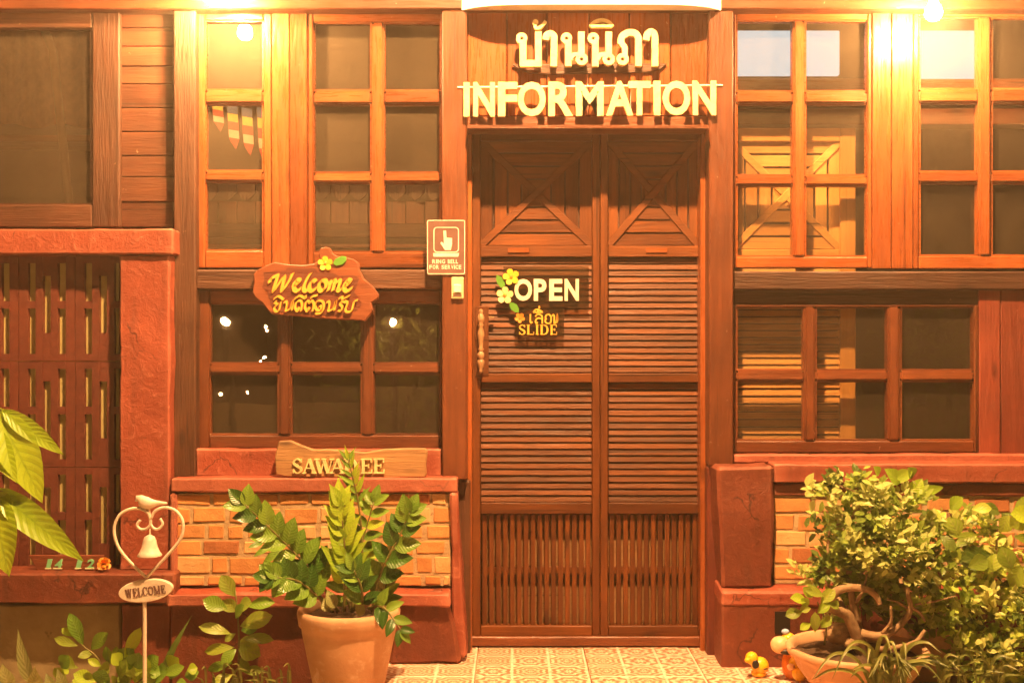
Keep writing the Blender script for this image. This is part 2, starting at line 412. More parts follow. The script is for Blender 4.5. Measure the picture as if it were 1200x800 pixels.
M['cream_toy'] = plain('cream_glaze', (.82, .48, .26), .25)
M['orange_toy'] = plain('orange_glaze', (.75, .22, .03), .25)
M['blue_toy'] = plain('blue_glaze', (.35, .45, .7), .25)
M['bark'] = rough_mat('pale_bark', (.25, .15, .075), (.42, .28, .15), .8, 30, .8, None, 90)
M['stake'] = rough_mat('dark_stake', (.08, .035, .016), (.16, .075, .035), .85, 30, .8)
M['stemg'] = plain('green_stem', (.16, .14, .035), .5)
M['glass'] = glass('old_window_glass', .022)
M['glass_dusty'] = glass('dusty_window_glass', .045)
M['acrylic'] = glass('smoked_acrylic', .02, (.66, .58, .46), .04)
M['interior'] = rough_mat('dim_interior_wall', (.045, .026, .014), (.075, .042, .024), .8, 5, .2)
M['panel_glow'] = emit('glowing_white_panel', (.80, .93, 1.0), .42)  # made-up cool glow for the white panels behind the panes
M['curtain'] = plain('reddish_curtain', (.36, .12, .06), .9, 0, .3)
M['flag_r'] = plain('red_cloth', (.32, .03, .02), .8); M['flag_y'] = plain('yellow_cloth', (.4, .27, .05), .8)
M['flag_b'] = plain('blue_cloth', (.06, .07, .12), .8); M['flag_w'] = plain('white_cloth', (.36, .3, .22), .8)
M['pole'] = rough_mat('bamboo', (.16, .10, .05), (.24, .16, .08), .7, 10, .3)
M['zz_dark'] = leafmat('dark_glossy_leaf', (.030, .095, .012), (.07, .17, .022), (.10, .22, .05), .28, .2)
M['zz_mid'] = leafmat('mid_green_leaf', (.12, .27, .025), (.22, .38, .045), (.22, .36, .08), .3, .3)
M['zz_lime'] = leafmat('lime_leaf', (.32, .54, .03), (.44, .62, .05), (.45, .5, .10), .35, .4)
M['pale_leaf'] = leafmat('pale_leaf', (.34, .38, .12), (.45, .46, .2), (.5, .5, .25), .4, .35, 7)
M['coffee'] = leafmat('ribbed_yellow_green_leaf', (.30, .48, .02), (.42, .60, .04), (.20, .34, .02), .35, .4, 11)
M['shrub'] = leafmat('shrub_leaf', (.26, .42, .04), (.42, .56, .08), (.36, .38, .12), .4, .5, 5)
M['shrub_dark'] = leafmat('shrub_leaf_dark', (.08, .16, .022), (.17, .25, .04), (.24, .3, .07), .4, .35, 5)
M['shrub_pale'] = leafmat('shrub_leaf_pale', (.54, .66, .18), (.66, .72, .28), (.5, .48, .22), .4, .4, 5)
M['shrub_lime'] = leafmat('shrub_leaf_lime', (.40, .58, .06), (.54, .68, .11), (.5, .5, .2), .4, .4, 5)
M['grass'] = leafmat('grass_blade', (.13, .18, .035), (.26, .28, .07), (.3, .3, .1), .4, .35, 2)

def tile_mat():
    m, t, b = newmat('patterned_floor_tile')
    tc = nd(t, 'TexCoord'); geo = nd(t, 'NewGeometry')
    mp = nd(t, 'VectorMath', operation='MULTIPLY'); mp.inputs[1].default_value = (1 / .135, 1 / .135, 0); t.links.new(geo.outputs['Position'], mp.inputs[0])
    fl = nd(t, 'VectorMath', operation='FLOOR'); t.links.new(mp.outputs[0], fl.inputs[0])
    fr = nd(t, 'VectorMath', operation='FRACTION'); t.links.new(mp.outputs[0], fr.inputs[0])
    ce = nd(t, 'VectorMath', operation='SUBTRACT'); t.links.new(fr.outputs[0], ce.inputs[0]); ce.inputs[1].default_value = (.5, .5, 0)
    ln = nd(t, 'VectorMath', operation='LENGTH'); t.links.new(ce.outputs[0], ln.inputs[0])
    wn = nd(t, 'TexWhiteNoise', noise_dimensions='3D'); t.links.new(fl.outputs[0], wn.inputs[0])
    sp = nd(t, 'SeparateXYZ'); t.links.new(ce.outputs[0], sp.inputs[0])
    at = nd(t, 'Math', operation='ARCTAN2'); t.links.new(sp.outputs[1], at.inputs[0]); t.links.new(sp.outputs[0], at.inputs[1])
    a8 = nd(t, 'Math', operation='MULTIPLY'); t.links.new(at.outputs[0], a8.inputs[0]); a8.inputs[1].default_value = 8
    cs = nd(t, 'Math', operation='COSINE'); t.links.new(a8.outputs[0], cs.inputs[0])
    k = nd(t, 'Math', operation='MULTIPLY_ADD'); t.links.new(wn.outputs[0], k.inputs[0]); k.inputs[1].default_value = 22; k.inputs[2].default_value = 22
    rr = nd(t, 'Math', operation='MULTIPLY'); t.links.new(ln.outputs[1], rr.inputs[0]); t.links.new(k.outputs[0], rr.inputs[1])
    ad = nd(t, 'Math', operation='MULTIPLY_ADD'); t.links.new(cs.outputs[0], ad.inputs[0]); ad.inputs[1].default_value = 1.1; t.links.new(rr.outputs[0], ad.inputs[2])
    s2 = nd(t, 'Math', operation='SINE'); t.links.new(ad.outputs[0], s2.inputs[0])
    pat = maprange(t, s2.outputs[0], -.25, .25, 0, 1)
    dk = mixc(t, wn.outputs[0], (.50, .165, .085), (.42, .18, .10))
    lt = mixc(t, wn.outputs[0], (.80, .68, .54), (.72, .55, .40))
    c = mixc(t, pat, dk, lt)
    # thin pale border round each printed motif
    ax = nd(t, 'VectorMath', operation='ABSOLUTE'); t.links.new(ce.outputs[0], ax.inputs[0])
    s3 = nd(t, 'SeparateXYZ'); t.links.new(ax.outputs[0], s3.inputs[0])
    mx = nd(t, 'Math', operation='MAXIMUM'); t.links.new(s3.outputs[0], mx.inputs[0]); t.links.new(s3.outputs[1], mx.inputs[1])
    c = mixc(t, maprange(t, mx.outputs[0], .455, .475, 0, 1), c, (.82, .72, .60))
    n = noise(t, geo.outputs['Position'], 30, 5, .7)
    c = mixc(t, maprange(t, n, .42, .70, 0, .65), c, (.42, .25, .15))
    t.links.new(c, b.inputs['Base Color']); b.inputs['Roughness'].default_value = .45
    return m
M['tile'] = tile_mat()

# ------------------------------------------------------------------ ground and porch floor
bm = bmesh.new()
bmesh.ops.create_grid(bm, x_segments=40, y_segments=40, size=60)
for v in bm.verts: v.co.z = -.115 + (R.uniform(-.006, .006))
tag(mesh('ground', bm, M['ground'], loc=(0, 0, 0)), 'bare earth ground in front of the house', kind='structure')
porch = tag(empty('porch_floor', (0.2, -.9, 0)), 'patterned tile porch floor before the door', kind='structure')
boxw('slab', (-.62, -2.0, -.115), (2.9, .02, -.012), M['concrete'], porch, .01)
for i in range(4):
    for j in range(5):
        x0 = -.535 + i * .405; y1 = -.0 - j * .405
        boxw('tile', (x0 + .0015, y1 - .4035, -.0125), (x0 + .4035, y1 - .0015, R.uniform(-.0008, .0006)), M['tile'], porch, .0015)
boxw('apron', (1.087, -1.99, -.0125), (2.88, -.02, -.001), M['concrete'], porch, .003)

# ------------------------------------------------------------------ the house
house = thing('timber_house', 'old teak and red cement house front with glazed windows and a sliding door', 'house', (0, 0, 0))
D_POST, D_BEAM = .13, .15

# interior room behind the glass
def slab(name, lo, hi, mat, parent=house): return boxw(name, lo, hi, mat, parent, 0)
slab('back_wall', (-3.4, 2.4, -.1), (3.4, 2.5, 3.3), M['interior'])
slab('side_wall', (-3.5, -.05, -.1), (-3.4, 2.5, 3.3), M['interior'])
slab('side_wall', (3.4, -.05, -.1), (3.5, 2.5, 3.3), M['interior'])
slab('interior_floor', (-3.4, .05, -.1), (3.4, 2.4, -.02), M['interior'])
slab('ceiling', (-3.5, .12, 3.1), (3.5, 2.5, 3.2), M['interior'])
# eave overhead
ev = empty('eave', (0, -.5, 3.5), house)
for i in range(8):
    y0 = -1.0 + i * .14
    boxw('eave_board', (-3.5, y0, 3.5 + (1.0 + y0) * .12), (3.5, y0 + .135, 3.52 + (1.0 + y0) * .12), M['pale_x'], ev, .002)

# posts and beams
def post(x0, x1, y0, y1, d0, d1, mat, name='post', bev=.005): return box(name, x0, y0, x1, y1, d0, d1, mat, house, bev)
box('beam', -500, -24, 1700, 11, 0, .15, M['mid_x'], house, .005)
for i in range(10):
    box('upper_board', -500, -24 - (i + 1) * 36, 1700, -25.5 - i * 36, .02, .10 + .004 * (i % 2), M['mid_x'], house, .003)
post(203, 229, 12, 559, .0, .135, M['dark_z'])
post(518, 547, 12.5, 562, -.02, .15, M['mid_z'])
post(524, 551, 563, 772, -.02, .10, M['dark_z'])
post(831, 859.5, 12.5, 546, -.02, .15, M['mid_z'])
post(829, 846, 547, 777, -.02, .12, M['maroon_z'])
# door lining strips
post(547.5, 553, 150, 768, -.04, .05, M['orange_z'], 'door_jamb', .002)
post(821, 829.5, 150, 770, -.04, .06, M['orange_z'], 'door_jamb', .002)

# boards over the door
ob = empty('door_head', W(690, 80, .1), house)
xs = [547.5, 594, 641, 690, 738, 786, 830.5]
for i in range(6):
    box('board', xs[i] + .5, 12.5, xs[i + 1] - .5, 136, .02, .095 + R.uniform(-.003, .004), M['orange_z'], ob, .003)
box('head_rail', 547.5, 136.5, 830.5, 150, .0, .10, M['mid_x'], ob, .004)
box('drip_strip', 547.5, 146.5, 830.5, 151, .085, .205, M['mid_x'], ob, .002)

# ---- windows
def window(x0, y0, x1, y1, cols, rows, df, mat, label, glassmat='glass', dg=None, mw=0, stiles=True):
    """outer frame px rectangle; cols/rows: list of pane (start,end) px"""
    w = empty('window', W((x0 + x1) / 2, y1, df), house); w['label'] = label
    dg = dg if dg is not None else df - .035
    mz, mx = M[mat + '_z'], M[mat + '_x']
    X0, X1 = cols[0][0], cols[-1][1]; Y0, Y1 = rows[0][0], rows[-1][1]
    if X0 - x0 > 1: box('stile', x0, y0, X0, y1, df - .05, df, mz, w, .004)
    if x1 - X1 > 1: box('stile', X1, y0, x1, y1, df - .05, df, mz, w, .004)
    if Y0 - y0 > 1: box('rail', X0 + .3, y0, X1 - .3, Y0, df - .05, df - .002, mx, w, .004)
    if y1 - Y1 > 1: box('rail', X0 + .3, Y1, X1 - .3, y1, df - .05, df - .002, mx, w, .004)
    for a, b in zip(cols[:-1], cols[1:]):
        box('muntin', a[1], Y0 + .3, b[0], Y1 - .3, df - .045, df + .004, mz, w, .007)
    for a, b in zip(rows[:-1], rows[1:]):
        for c in cols:
            box('muntin', c[0] + .4, a[1], c[1] - .4, b[0], df - .045, df + .002, mx, w, .007)
    for c in cols:
        for r in rows:
            # putty bead round the pane, then the pane
            q0, q1 = W(c[0] - .4, r[1] + .4, df - .012), W(c[1] + .4, r[0] - .4, df - .012); bw = .0075
            bm = bmesh.new()
            for (xa, za, xb, zb) in ((q0.x, q0.z, q1.x, q0.z + bw), (q0.x, q1.z - bw, q1.x, q1.z), (q0.x, q0.z + bw, q0.x + bw, q1.z - bw), (q1.x - bw, q0.z + bw, q1.x, q1.z - bw)):
                add_prism(bm, [(xa, za), (xb, za), (xb, zb), (xa, zb)], -dg + .004, -df + .012)
            bmesh.ops.recalc_face_normals(bm, faces=bm.faces[:]); mesh('glazing_bead', bm, mx, w)
            p = box('pane', c[0] - 1.5, r[0] - 1.5, c[1] + 1.5, r[1] + 1.5, dg - .002, dg + .001, M[glassmat], w, 0)
            p.rotation_euler = (R.uniform(-.004, .004), 0, R.uniform(-.004, .004))
    return w
DW = .085
window(229.5, 12.5, 318, 314, [(240, 309)], [(24, 106), (121, 201), (212.5, 294)], DW, 'orange', 'narrow upper sash of three panes by the dark post', 'glass_dusty')
for a, b in ((318.5, 339), (339.7, 360)):
    box('board', a, 12.5, b, 314, .02, DW + R.uniform(.004, .009), M['orange_z'], house, .003)
window(360.5, 12.5, 517.7, 314, [(367, 435.5), (449.5, 516.5)], [(26, 107), (121.5, 203), (213.5, 296)], DW, 'orange', 'upper sash of six dusty panes left of the door', 'glass_dusty')
box('middle_rail', 229.5, 316, 517.5, 339, .0, .115, M['dark_x'], house, .005)
window(231, 340, 517.5, 525, [(245, 327), (340, 424.5), (437, 516)], [(355, 426), (437.5, 510)], .075, 'mid', 'lower six-pane window behind the carved welcome sign', 'glass')
window(860, 12.5, 1022, 314, [(862.5, 930), (943, 1017)], [(24, 108), (121, 206), (217, 301)], DW, 'orange', 'upper sash of six panes right of the door')
for a, b in ((1022.5, 1044.5), (1045.3, 1070)):
    box('board', a, 12.5, b, 315, .02, DW + R.uniform(.004, .008), M['orange_z'], house, .003)
window(1070.5, 12.5, 1262, 315, [(1077, 1147), (1161.5, 1246)], [(20, 105), (120, 202), (214, 300)], DW, 'orange', 'upper sash at the right edge behind the bulb')
box('middle_rail', 860, 318, 1700, 339.5, .0, .12, M['dark_x'], house, .005)
box('head_strip', 860, 340, 1147, 357, .0, .075, M['dark_x'], house, .003)
window(860, 357.5, 1147, 530, [(862.5, 943), (955.5, 1041), (1055, 1142)], [(359, 434), (446, 516.5)], .09, 'mid', 'lower six-pane window right of the door')
xs = [1147.5, 1173, 1212, 1251, 1290, 1329, 1368, 1407, 1446, 1485, 1524, 1563, 1602, 1641, 1680]
for i in range(len(xs) - 1):
    box('board', xs[i], 340, xs[i + 1] - .7, 532, .0, .085 + R.uniform(-.004, .005), M['maroon_z'], house, .003)
    if xs[i] > 1255: box('board', xs[i] + 13, 12.5, xs[i + 1] + 12.3, 317, .0, .085 + R.uniform(-.004, .005), M['maroon_z'], house, .003)
cbox('sill', 859.5, 532, 1700, 543, .0, .13, M['cement'], house, .006)
# left glazed opening and plank wall
window(-150, 14, 140, 266, [(-118, 108)], [(33, 240)], .10, 'dark', 'large dark window with one pane above the vent blocks', 'glass_dusty')
ys = [12.5, 33, 55, 78, 99, 127, 155, 183, 208, 237, 266.5]
pw = empty('plank_wall', W(172, 266, .07), house)
for i in range(10):
    box('plank', 140.5, ys[i], 202.6, ys[i + 1] - .8, .0, .075 + R.uniform(-.003, .004), M['plank_x'], pw, .0025)
for i in range(10):
    box('plank', -500, ys[i], -150.5, ys[i + 1] - .8, .0, .075 + R.uniform(-.003, .004), M['plank_x'], pw, .0025)

# ---- left: beam, column, vent-block screen, ledge, concrete plinth
cbox('cement_beam', -500, 268, 203, 298, .0, .215, M['cement'], house, .012)
cbox('cement_column', 140, 299, 198.5, 668, .0, .195, M['cement'], house, .012)
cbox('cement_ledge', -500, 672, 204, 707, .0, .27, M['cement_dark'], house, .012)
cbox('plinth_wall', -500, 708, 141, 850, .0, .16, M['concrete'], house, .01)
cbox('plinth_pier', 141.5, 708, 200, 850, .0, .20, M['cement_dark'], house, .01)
vb = empty('vent_block_screen', W(60, 668, .12), house)
box('backing_wall', -500, 299, 139, 671, -.05, .1, M['olive'], vb, 0)
def vent_block(px0, py0, pw_, ph):
    # solid cells round five slots: two short pairs at the sides, one tall slot in the middle
    name = 'vent_block'
    d1 = .12; k = PX * (DIST - d1) / DIST
    w_, h_ = pw_ * k, ph * k
    key = 'vb%.0f' % ph
    me = BOXC.get(key)
    if me is None:
        bm = bmesh.new()
        xs_ = [0, .165, .305, .43, .57, .695, .835, 1]
        ysl = [0, .07, .19, .43, .50, .73, .85, .93, 1]
        def solid(i, j):
            y = (ysl[j] + ysl[j + 1]) / 2
            if i in (1, 5): return not (.07 < y < .43 or .50 < y < .93)
            if i == 3: return not (.19 < y < .85) if False else not (.19 < y < .73)
            return True
        g = .0025
        for i in range(7):
            j = 0
            while j < 8:
                if not solid(i, j): j += 1; continue
                j2 = j
                while j2 < 8 and solid(i, j2): j2 += 1
                x0, x1 = xs_[i] * w_ + (g / 2 if i == 0 else 0), xs_[i + 1] * w_ - (g / 2 if i == 6 else 0)
                z0, z1 = ysl[j] * h_ + (g / 2 if j == 0 else 0), ysl[j2] * h_ - (g / 2 if j2 == 8 else 0)
                add_prism(bm, [(x0, -z0), (x1, -z0), (x1, -z1), (x0, -z1)], -.0245, -.045 - .0015 * (i % 3))
                j = j2
        bmesh.ops.recalc_face_normals(bm, faces=bm.faces[:])
        me = bpy.data.meshes.new(name); bm.to_mesh(me); bm.free(); me.materials.append(M['block']); BOXC[key] = me
    p = W(px0, py0, d1)
    link(bpy.data.objects.new(name, me), vb, (p.x, -d1 + .045, p.z))
for i in range(-4, 2):
    for j in range(3):
        vent_block(22 + 66 * i, 299.5 + 123.7 * j, 66, 123.7)

# ---- red cement base with brick panels
def uneven_brick(x0, y0, x1, y1, d, parent):
    a, b = W(x0, y1, d), W(x1, y0, d); bm = bmesh.new(); bmesh.ops.create_cube(bm, size=1)
    lo, hi = Vector((a.x, -d - R.uniform(.0004, .0018), a.z)), Vector((b.x, -d + .03, b.z))
    for v in bm.verts: v.co = Vector([(lo[i] + hi[i]) / 2 + v.co[i] * (hi[i] - lo[i]) + R.uniform(-.0028, .0028) * (.35 if i == 1 else 1) for i in range(3)])
    bmesh.ops.bevel(bm, geom=bm.edges[:], offset=.003, segments=1, affect='EDGES')
    for v in bm.verts: v.co += Vector([R.uniform(-.0009, .0009) for i in range(3)])
    return mesh('brick', bm, M[R.choices(['brick', 'brick_pale', 'brick_dark'], (5, 2, 1.3))[0]], parent)
def brick_panel(name, x0, y0, x1, y1, rows, lens, d, label):
    p = empty(name, W((x0 + x1) / 2, y1, d), house); p['label'] = label
    box('mortar_bed', x0, y0, x1, y1, d - .06, d - .003, M['mortar'], p, 0)
    for ri, (ya, yb) in enumerate(rows):
        x = x0 + 1 - (R.uniform(0, lens[0] * .6) if ri % 2 else 0)
        while x < x1 - 3:
            L = lens[1] * R.uniform(.8, 1.15) if R.random() > .28 else lens[0] * R.uniform(.85, 1.1)
            a, b = max(x, x0 + .5), min(x + L, x1 - .5)
            if b - a > 5:
                dy = R.uniform(-.8, .8)
                uneven_brick(a, ya + dy, b, yb + dy + R.uniform(-.6, .6), d, p)
            x += L + R.uniform(3.0, 6.5)
    return p
brick_panel('brick_panel', 206, 578, 528, 686, [(579, 591), (595, 612), (616, 630), (634, 649), (653, 671), (675, 685)], (17, 37), .195, 'brick panel below the lower left window')
brick_panel('brick_panel', 907, 579, 1700, 683, [(584, 599.5), (603, 620), (623.5, 640), (643, 659.5), (663, 679)], (22, 45), .205, 'brick panel behind the leafy shrub')
cbox('sill', 229.5, 526, 517.5, 558, .0, .125, M['cement'], house, .01)
def cement(name, pts, d0, d1, mat='cement', bev=.008): return prism(name, pts, d0, d1, M[mat], house, bev, .007)
cbox('cement_ledge', 199, 560, 536, 577, .0, .218, M['cement'], house, .01)
box('cement_border', 199, 577.5, 206.5, 688, .0, .215, M['cement'], house, .006)
cement('cement_border', [(527, 577.5), (536, 577.5), (547, 770), (531, 770), (529, 690)], .0, .225)
# sloping base ledge and base wall, left
def wedge(name, x0, x1, yt, yb, d_back, d_front, mat):
    bm = bmesh.new()
    a, b = W(x0, yt, d_back), W(x1, yt, d_back); c, e = W(x0, yb, d_front), W(x1, yb, d_front)
    zb = c.z - .02
    prof = [(0.0, a.z), (-d_back, a.z), (-d_front, c.z + .03), (-d_front, zb), (0.0, zb)]
    X0, X1 = c.x, e.x
    f = [bm.verts.new((X0, y, z)) for y, z in prof]; g = [bm.verts.new((X1, y, z)) for y, z in prof]
    bm.faces.new(f); bm.faces.new(g[::-1])
    for i in range(5): bm.faces.new((f[i], g[i], g[(i + 1) % 5], f[(i + 1) % 5]))
    bmesh.ops.recalc_face_normals(bm, faces=bm.faces[:])
    bmesh.ops.bevel(bm, geom=bm.edges[:], offset=.007, segments=1, affect='EDGES')
    SEED[0] += 1; lumpy(bm, .007, .03, SEED[0])
    return mesh(name, bm, M[mat], house, smooth=2)
wedge('base_ledge', 195, 528, 686, 705, .16, .28, 'cement')
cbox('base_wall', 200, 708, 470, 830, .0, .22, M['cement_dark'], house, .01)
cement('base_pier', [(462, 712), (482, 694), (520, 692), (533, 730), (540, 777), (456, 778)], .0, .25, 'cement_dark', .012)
# right
cbox('cement_ledge', 907, 543.5, 1700, 566, .0, .24, M['cement'], house, .01)
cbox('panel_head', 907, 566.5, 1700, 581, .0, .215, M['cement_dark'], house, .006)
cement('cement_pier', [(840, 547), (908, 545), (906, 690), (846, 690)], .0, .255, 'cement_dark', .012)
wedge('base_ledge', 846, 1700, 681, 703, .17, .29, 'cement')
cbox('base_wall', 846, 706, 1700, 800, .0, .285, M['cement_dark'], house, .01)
box('vent_hole', 908, 716, 926, 742, .2, .288, M['black'], house, 0)

# ---- sliding door
door = empty('sliding_door', W(690, 757, 0), house); door['label'] = 'sliding door of teak louvres, crossed panels and upright slats'
DM, DX = M['door_z'], M['door_x']
box('stile', 553.5, 152, 563, 745, -.045, .0, DM, door, .003)
box('stile', 694, 152, 703, 745, -.045, .0, DM, door, .003)
box('stile', 703.6, 152, 712.5, 745, -.05, .012, DM, door, .003)
box('stile', 819, 152, 826, 745, -.045, .0, DM, door, .003)
for a, b in ((563.3, 693.7), (712.8, 818.7)):
    for y0, y1 in ((152, 165), (288, 301), (437.5, 448), (589, 602), (733, 745)):
        box('rail', a, y0, b, y1, -.045, .0 if y0 < 400 else .004, DX, door, .003)
box('threshold', 551, 745.8, 828, 757, -.08, .02, M['mid_x'], house, .004)
def louvres(a, b, y0, y1, d, parent, mat, n, tilt=.32):
    st = (y1 - y0) / n
    for i in range(n):
        c = W((a + b) / 2, y0 + st * (i + .5), d); hw = (W(b, 0, d).x - W(a, 0, d).x) / 2
        h = st * PX * 1.0
        key = ('lv', round(hw, 3), round(h, 4), mat.name)
        me = BOXC.get(key)
        if me is None:
            bm = bmesh.new(); bmesh.ops.create_cube(bm, size=1)
            for v in bm.verts: v.co = Vector((v.co.x * hw * 2, v.co.y * .0065, v.co.z * h * .86))
            bmesh.ops.bevel(bm, geom=bm.edges[:], offset=.0018, segments=1, affect='EDGES')
            me = bpy.data.meshes.new('louvre_slat'); bm.to_mesh(me); bm.free(); me.materials.append(mat); BOXC[key] = me
        o = link(bpy.data.objects.new('louvre_slat', me), parent, c); o.rotation_euler = (-tilt + R.uniform(-.04, .04), 0, 0)
for a, b in ((563.5, 693.5), (713, 818.5)):
    louvres(a, b, 302, 437, -.024, door, DX, 18)
    louvres(a, b, 448.5, 588.5, -.024, door, DX, 18)
def xpanel(x0, y0, x1, y1, d, parent, mx, mz, n=4, g=2.1):
    cx, cy_ = (x0 + x1) / 2, (y0 + y1) / 2; hw, hh = (x1 - x0) / 2, (y1 - y0) / 2
    for i in range(n):
        t0, t1 = i / n, (i + 1) / n
        gx = g * 1.0
        for sgn in (-1, 1):
            ya, yb = cy_ + sgn * hh * (1 - t0), cy_ + sgn * (hh * (1 - t1) + gx)
            prism('panel_board', [(cx - hw * (1 - t0), ya), (cx + hw * (1 - t0), ya), (cx + hw * (1 - t1) + .3, yb), (cx - hw * (1 - t1) - .3, yb)], d - .012, d + R.uniform(-.001, .001), mx, parent, .001)
            xa, xb = cx + sgn * hw * (1 - t0), cx + sgn * (hw * (1 - t1) + gx)
            prism('panel_board', [(xa, cy_ - hh * (1 - t0)), (xa, cy_ + hh * (1 - t0)), (xb, cy_ + hh * (1 - t1) + .3), (xb, cy_ - hh * (1 - t1) - .3)], d - .012, d + R.uniform(-.001, .001), mz, parent, .001)
    w_ = 4.2; L = math.hypot(hw, hh); ux, uy = hw / L, hh / L
    for k, s_ in enumerate((1, -1)):
        nx, ny = -uy * w_, ux * w_ * s_
        ax, ay, bx, by = cx - hw, cy_ - hh * s_, cx + hw, cy_ + hh * s_
        nx, ny = -(by - ay) / (2 * L) * w_, (bx - ax) / (2 * L) * w_
        prism('brace', [(ax + nx, ay + ny), (ax - nx, ay - ny), (bx - nx, by - ny), (bx + nx, by + ny)], d, d + .006 + .002 * k, mx, parent, .002)
xpanel(563.5, 165.5, 693.5, 287.5, -.028, door, DX, DM)
xpanel(713, 165.5, 818.5, 287.5, -.028, door, DX, DM)
box('backing_board', 563.5, 165, 693.5, 288, -.06, -.046, M['dark_x'], door, 0)
box('backing_board', 713, 165, 818.5, 288, -.06, -.046, M['dark_x'], door, 0)
for a, b, n in ((564, 693.5, 16), (713, 818.5, 13)):
    st = (b - a) / n
    for i in range(n):
        box('upright_slat', a + st * i + 1.1, 602.5, a + st * (i + 1) - 1.4, 732.5, -.03, -.014 + R.uniform(-.001, .001), DM, door, .0015)
    box('backing_board', a, 602, b, 733, -.075, -.06, M['pale_x'], door, 0)
    box('slat_batten', a, 664, b, 672, -.05, -.031, DX, door, .001)
# turned handle on its plate
hd = box('handle_plate', 556.5, 359, 572.5, 441, .0005, .007, DX, door, .003)
bm = bmesh.new()
prof = [(0.001, -37), (1.6, -36), (2, -34), (1.5, -32), (2.6, -29), (3.3, -25), (3.0, -22), (1.6, -20.5), (3.0, -19), (3.1, -14), (1.8, -12), (1.6, -11), (2.9, -9), (1.7, -7), (2.2, 0), (3.1, 7), (3.0, 11), (1.8, 17), (3.0, 19), (1.7, 21), (3.1, 23.5), (3.2, 28), (2.2, 31), (1.4, 33), (2.2, 35), (1.5, 37), (.001, 38)]
c = W(563.5, 400, .035)
add_lathe(bm, [(r * PX * 1.3, z * PX) for r, z in prof], c, 14, False)
hs = mesh('handle', bm, M['brass'], door, smooth=True)
box('lock_tab', 573, 370.5, 579, 372.5, .001, .02, M['brass'], door, .001)
# light patches on the rail, put in as paler orange strips
box('rail_highlight', 595, 290.5, 620, 296, .0005, .006, M['orange_x'], door, .001)
box('rail_highlight', 757, 290.5, 782, 296, .0005, .006, M['orange_x'], door, .001)

# second sliding leaf parked behind the right-hand windows
lf = empty('inner_door_leaf', W(930, 757, -.04), house); lf['label'] = 'second louvred door leaf parked behind the right windows'
YL = M['yl_x'] = wood('inner_leaf_x', (.46, .22, .055), (.66, .36, .11), 'x', .45, .3); YZ = M['yl_z'] = wood('inner_leaf_z', (.46, .22, .055), (.66, .36, .11), 'z', .45, .3)
box('stile', 845, 150, 858, 760, -.065, -.025, YZ, lf, .003); box('stile', 985, 150, 1003, 760, -.065, -.025, YZ, lf, .003)
for y0, y1 in ((150, 166), (292, 305), (436, 446), (590, 602), (735, 760)): box('rail', 858.4, y0, 984.6, y1, -.065, -.027, YL, lf, .003)
xpanel(858.5, 166.5, 984.5, 291.5, -.045, lf, YL, YZ, 4, 2.6)
box('backing_board', 858.5, 166, 984.5, 292, -.080, -.067, M['dark_x'], lf, 0)
louvres(858.5, 984.5, 306, 436, -.045, lf, YL, 16); louvres(858.5, 984.5, 446.5, 589.5, -.045, lf, YL, 16)
box('bottom_panel', 858.5, 602, 984.5, 735, -.06, -.04, YZ, lf, .002)
# room things seen through the upper panes; the white panels get an added glow
for a, b in ((835, 984), (1040, 1157)):
    o = box('glow_panel', a, 36, b, 88 if a < 1000 else 92, -.5, -.47, M['panel_glow'], house, .003)
    o['label'] = 'white panel with added cool glow inside behind the upper right panes'
box('tie_beam', 830, 92, 1500, 109, -.6, -.48, M['orange_x'], house, .004)
box('tie_beam', 830, 127, 1500, 146, -.62, -.5, M['mid_x'], house, .004)
bm = bmesh.new(); add_tube(bm, [W(30, -20, -.4), W(62, 60, -.35), W(82, 245, -.3), W(95, 380, -.25)], [.02, .018, .017, .016], 10)
tag(mesh('bamboo_pole', bm, M['pole'], None, smooth=True), 'bamboo pole leaning behind the large dark left window', 'pole')
ip = empty('inner_partition', W(370, 300, -1.3), house)
for i in range(17):
    x = 190 + i * 22
    prism('scallop_board', [(x, 200), (x + 21, 200), (x + 21, 226), (x + 15.5, 232), (x + 10.5, 235), (x + 5.5, 232), (x, 226)], -1.3, -1.285, M['dark_z'], ip, .001)
    box('partition_board', x, 236, x + 21.0, 262, -1.36, -1.34 + R.uniform(0, .004), M['mid_z'], ip, .002)
box('partition_rail', 185, 262, 565, 278, -1.37, -1.3, M['dark_x'], ip, .003)
box('partition_rail', 185, 286, 565, 290, -1.37, -1.31, M['mid_x'], ip, .003)
bm = bmesh.new(); rows = []
for i in range(61):
    x = -150 + i * 4.7; dd = -.62 + .022 * math.sin(i * .85) + .012 * math.sin(i * .37)
    rows.append((bm.verts.new(W(x, -10, dd)), bm.verts.new(W(x, 148 + 3 * math.sin(i * .5), dd + .01))))
for a, b in zip(rows[:-1], rows[1:]): bm.faces.new((a[0], b[0], b[1], a[1]))
bmesh.ops.solidify(bm, geom=bm.faces[:], thickness=.003)
tag(mesh('curtain', bm, M['curtain'], None, smooth=True), 'short reddish curtain behind the large dark left window', 'curtain')
box('window_shelf', -160, 158, 140, 166, -.8, -.55, M['mid_x'], house, .003)
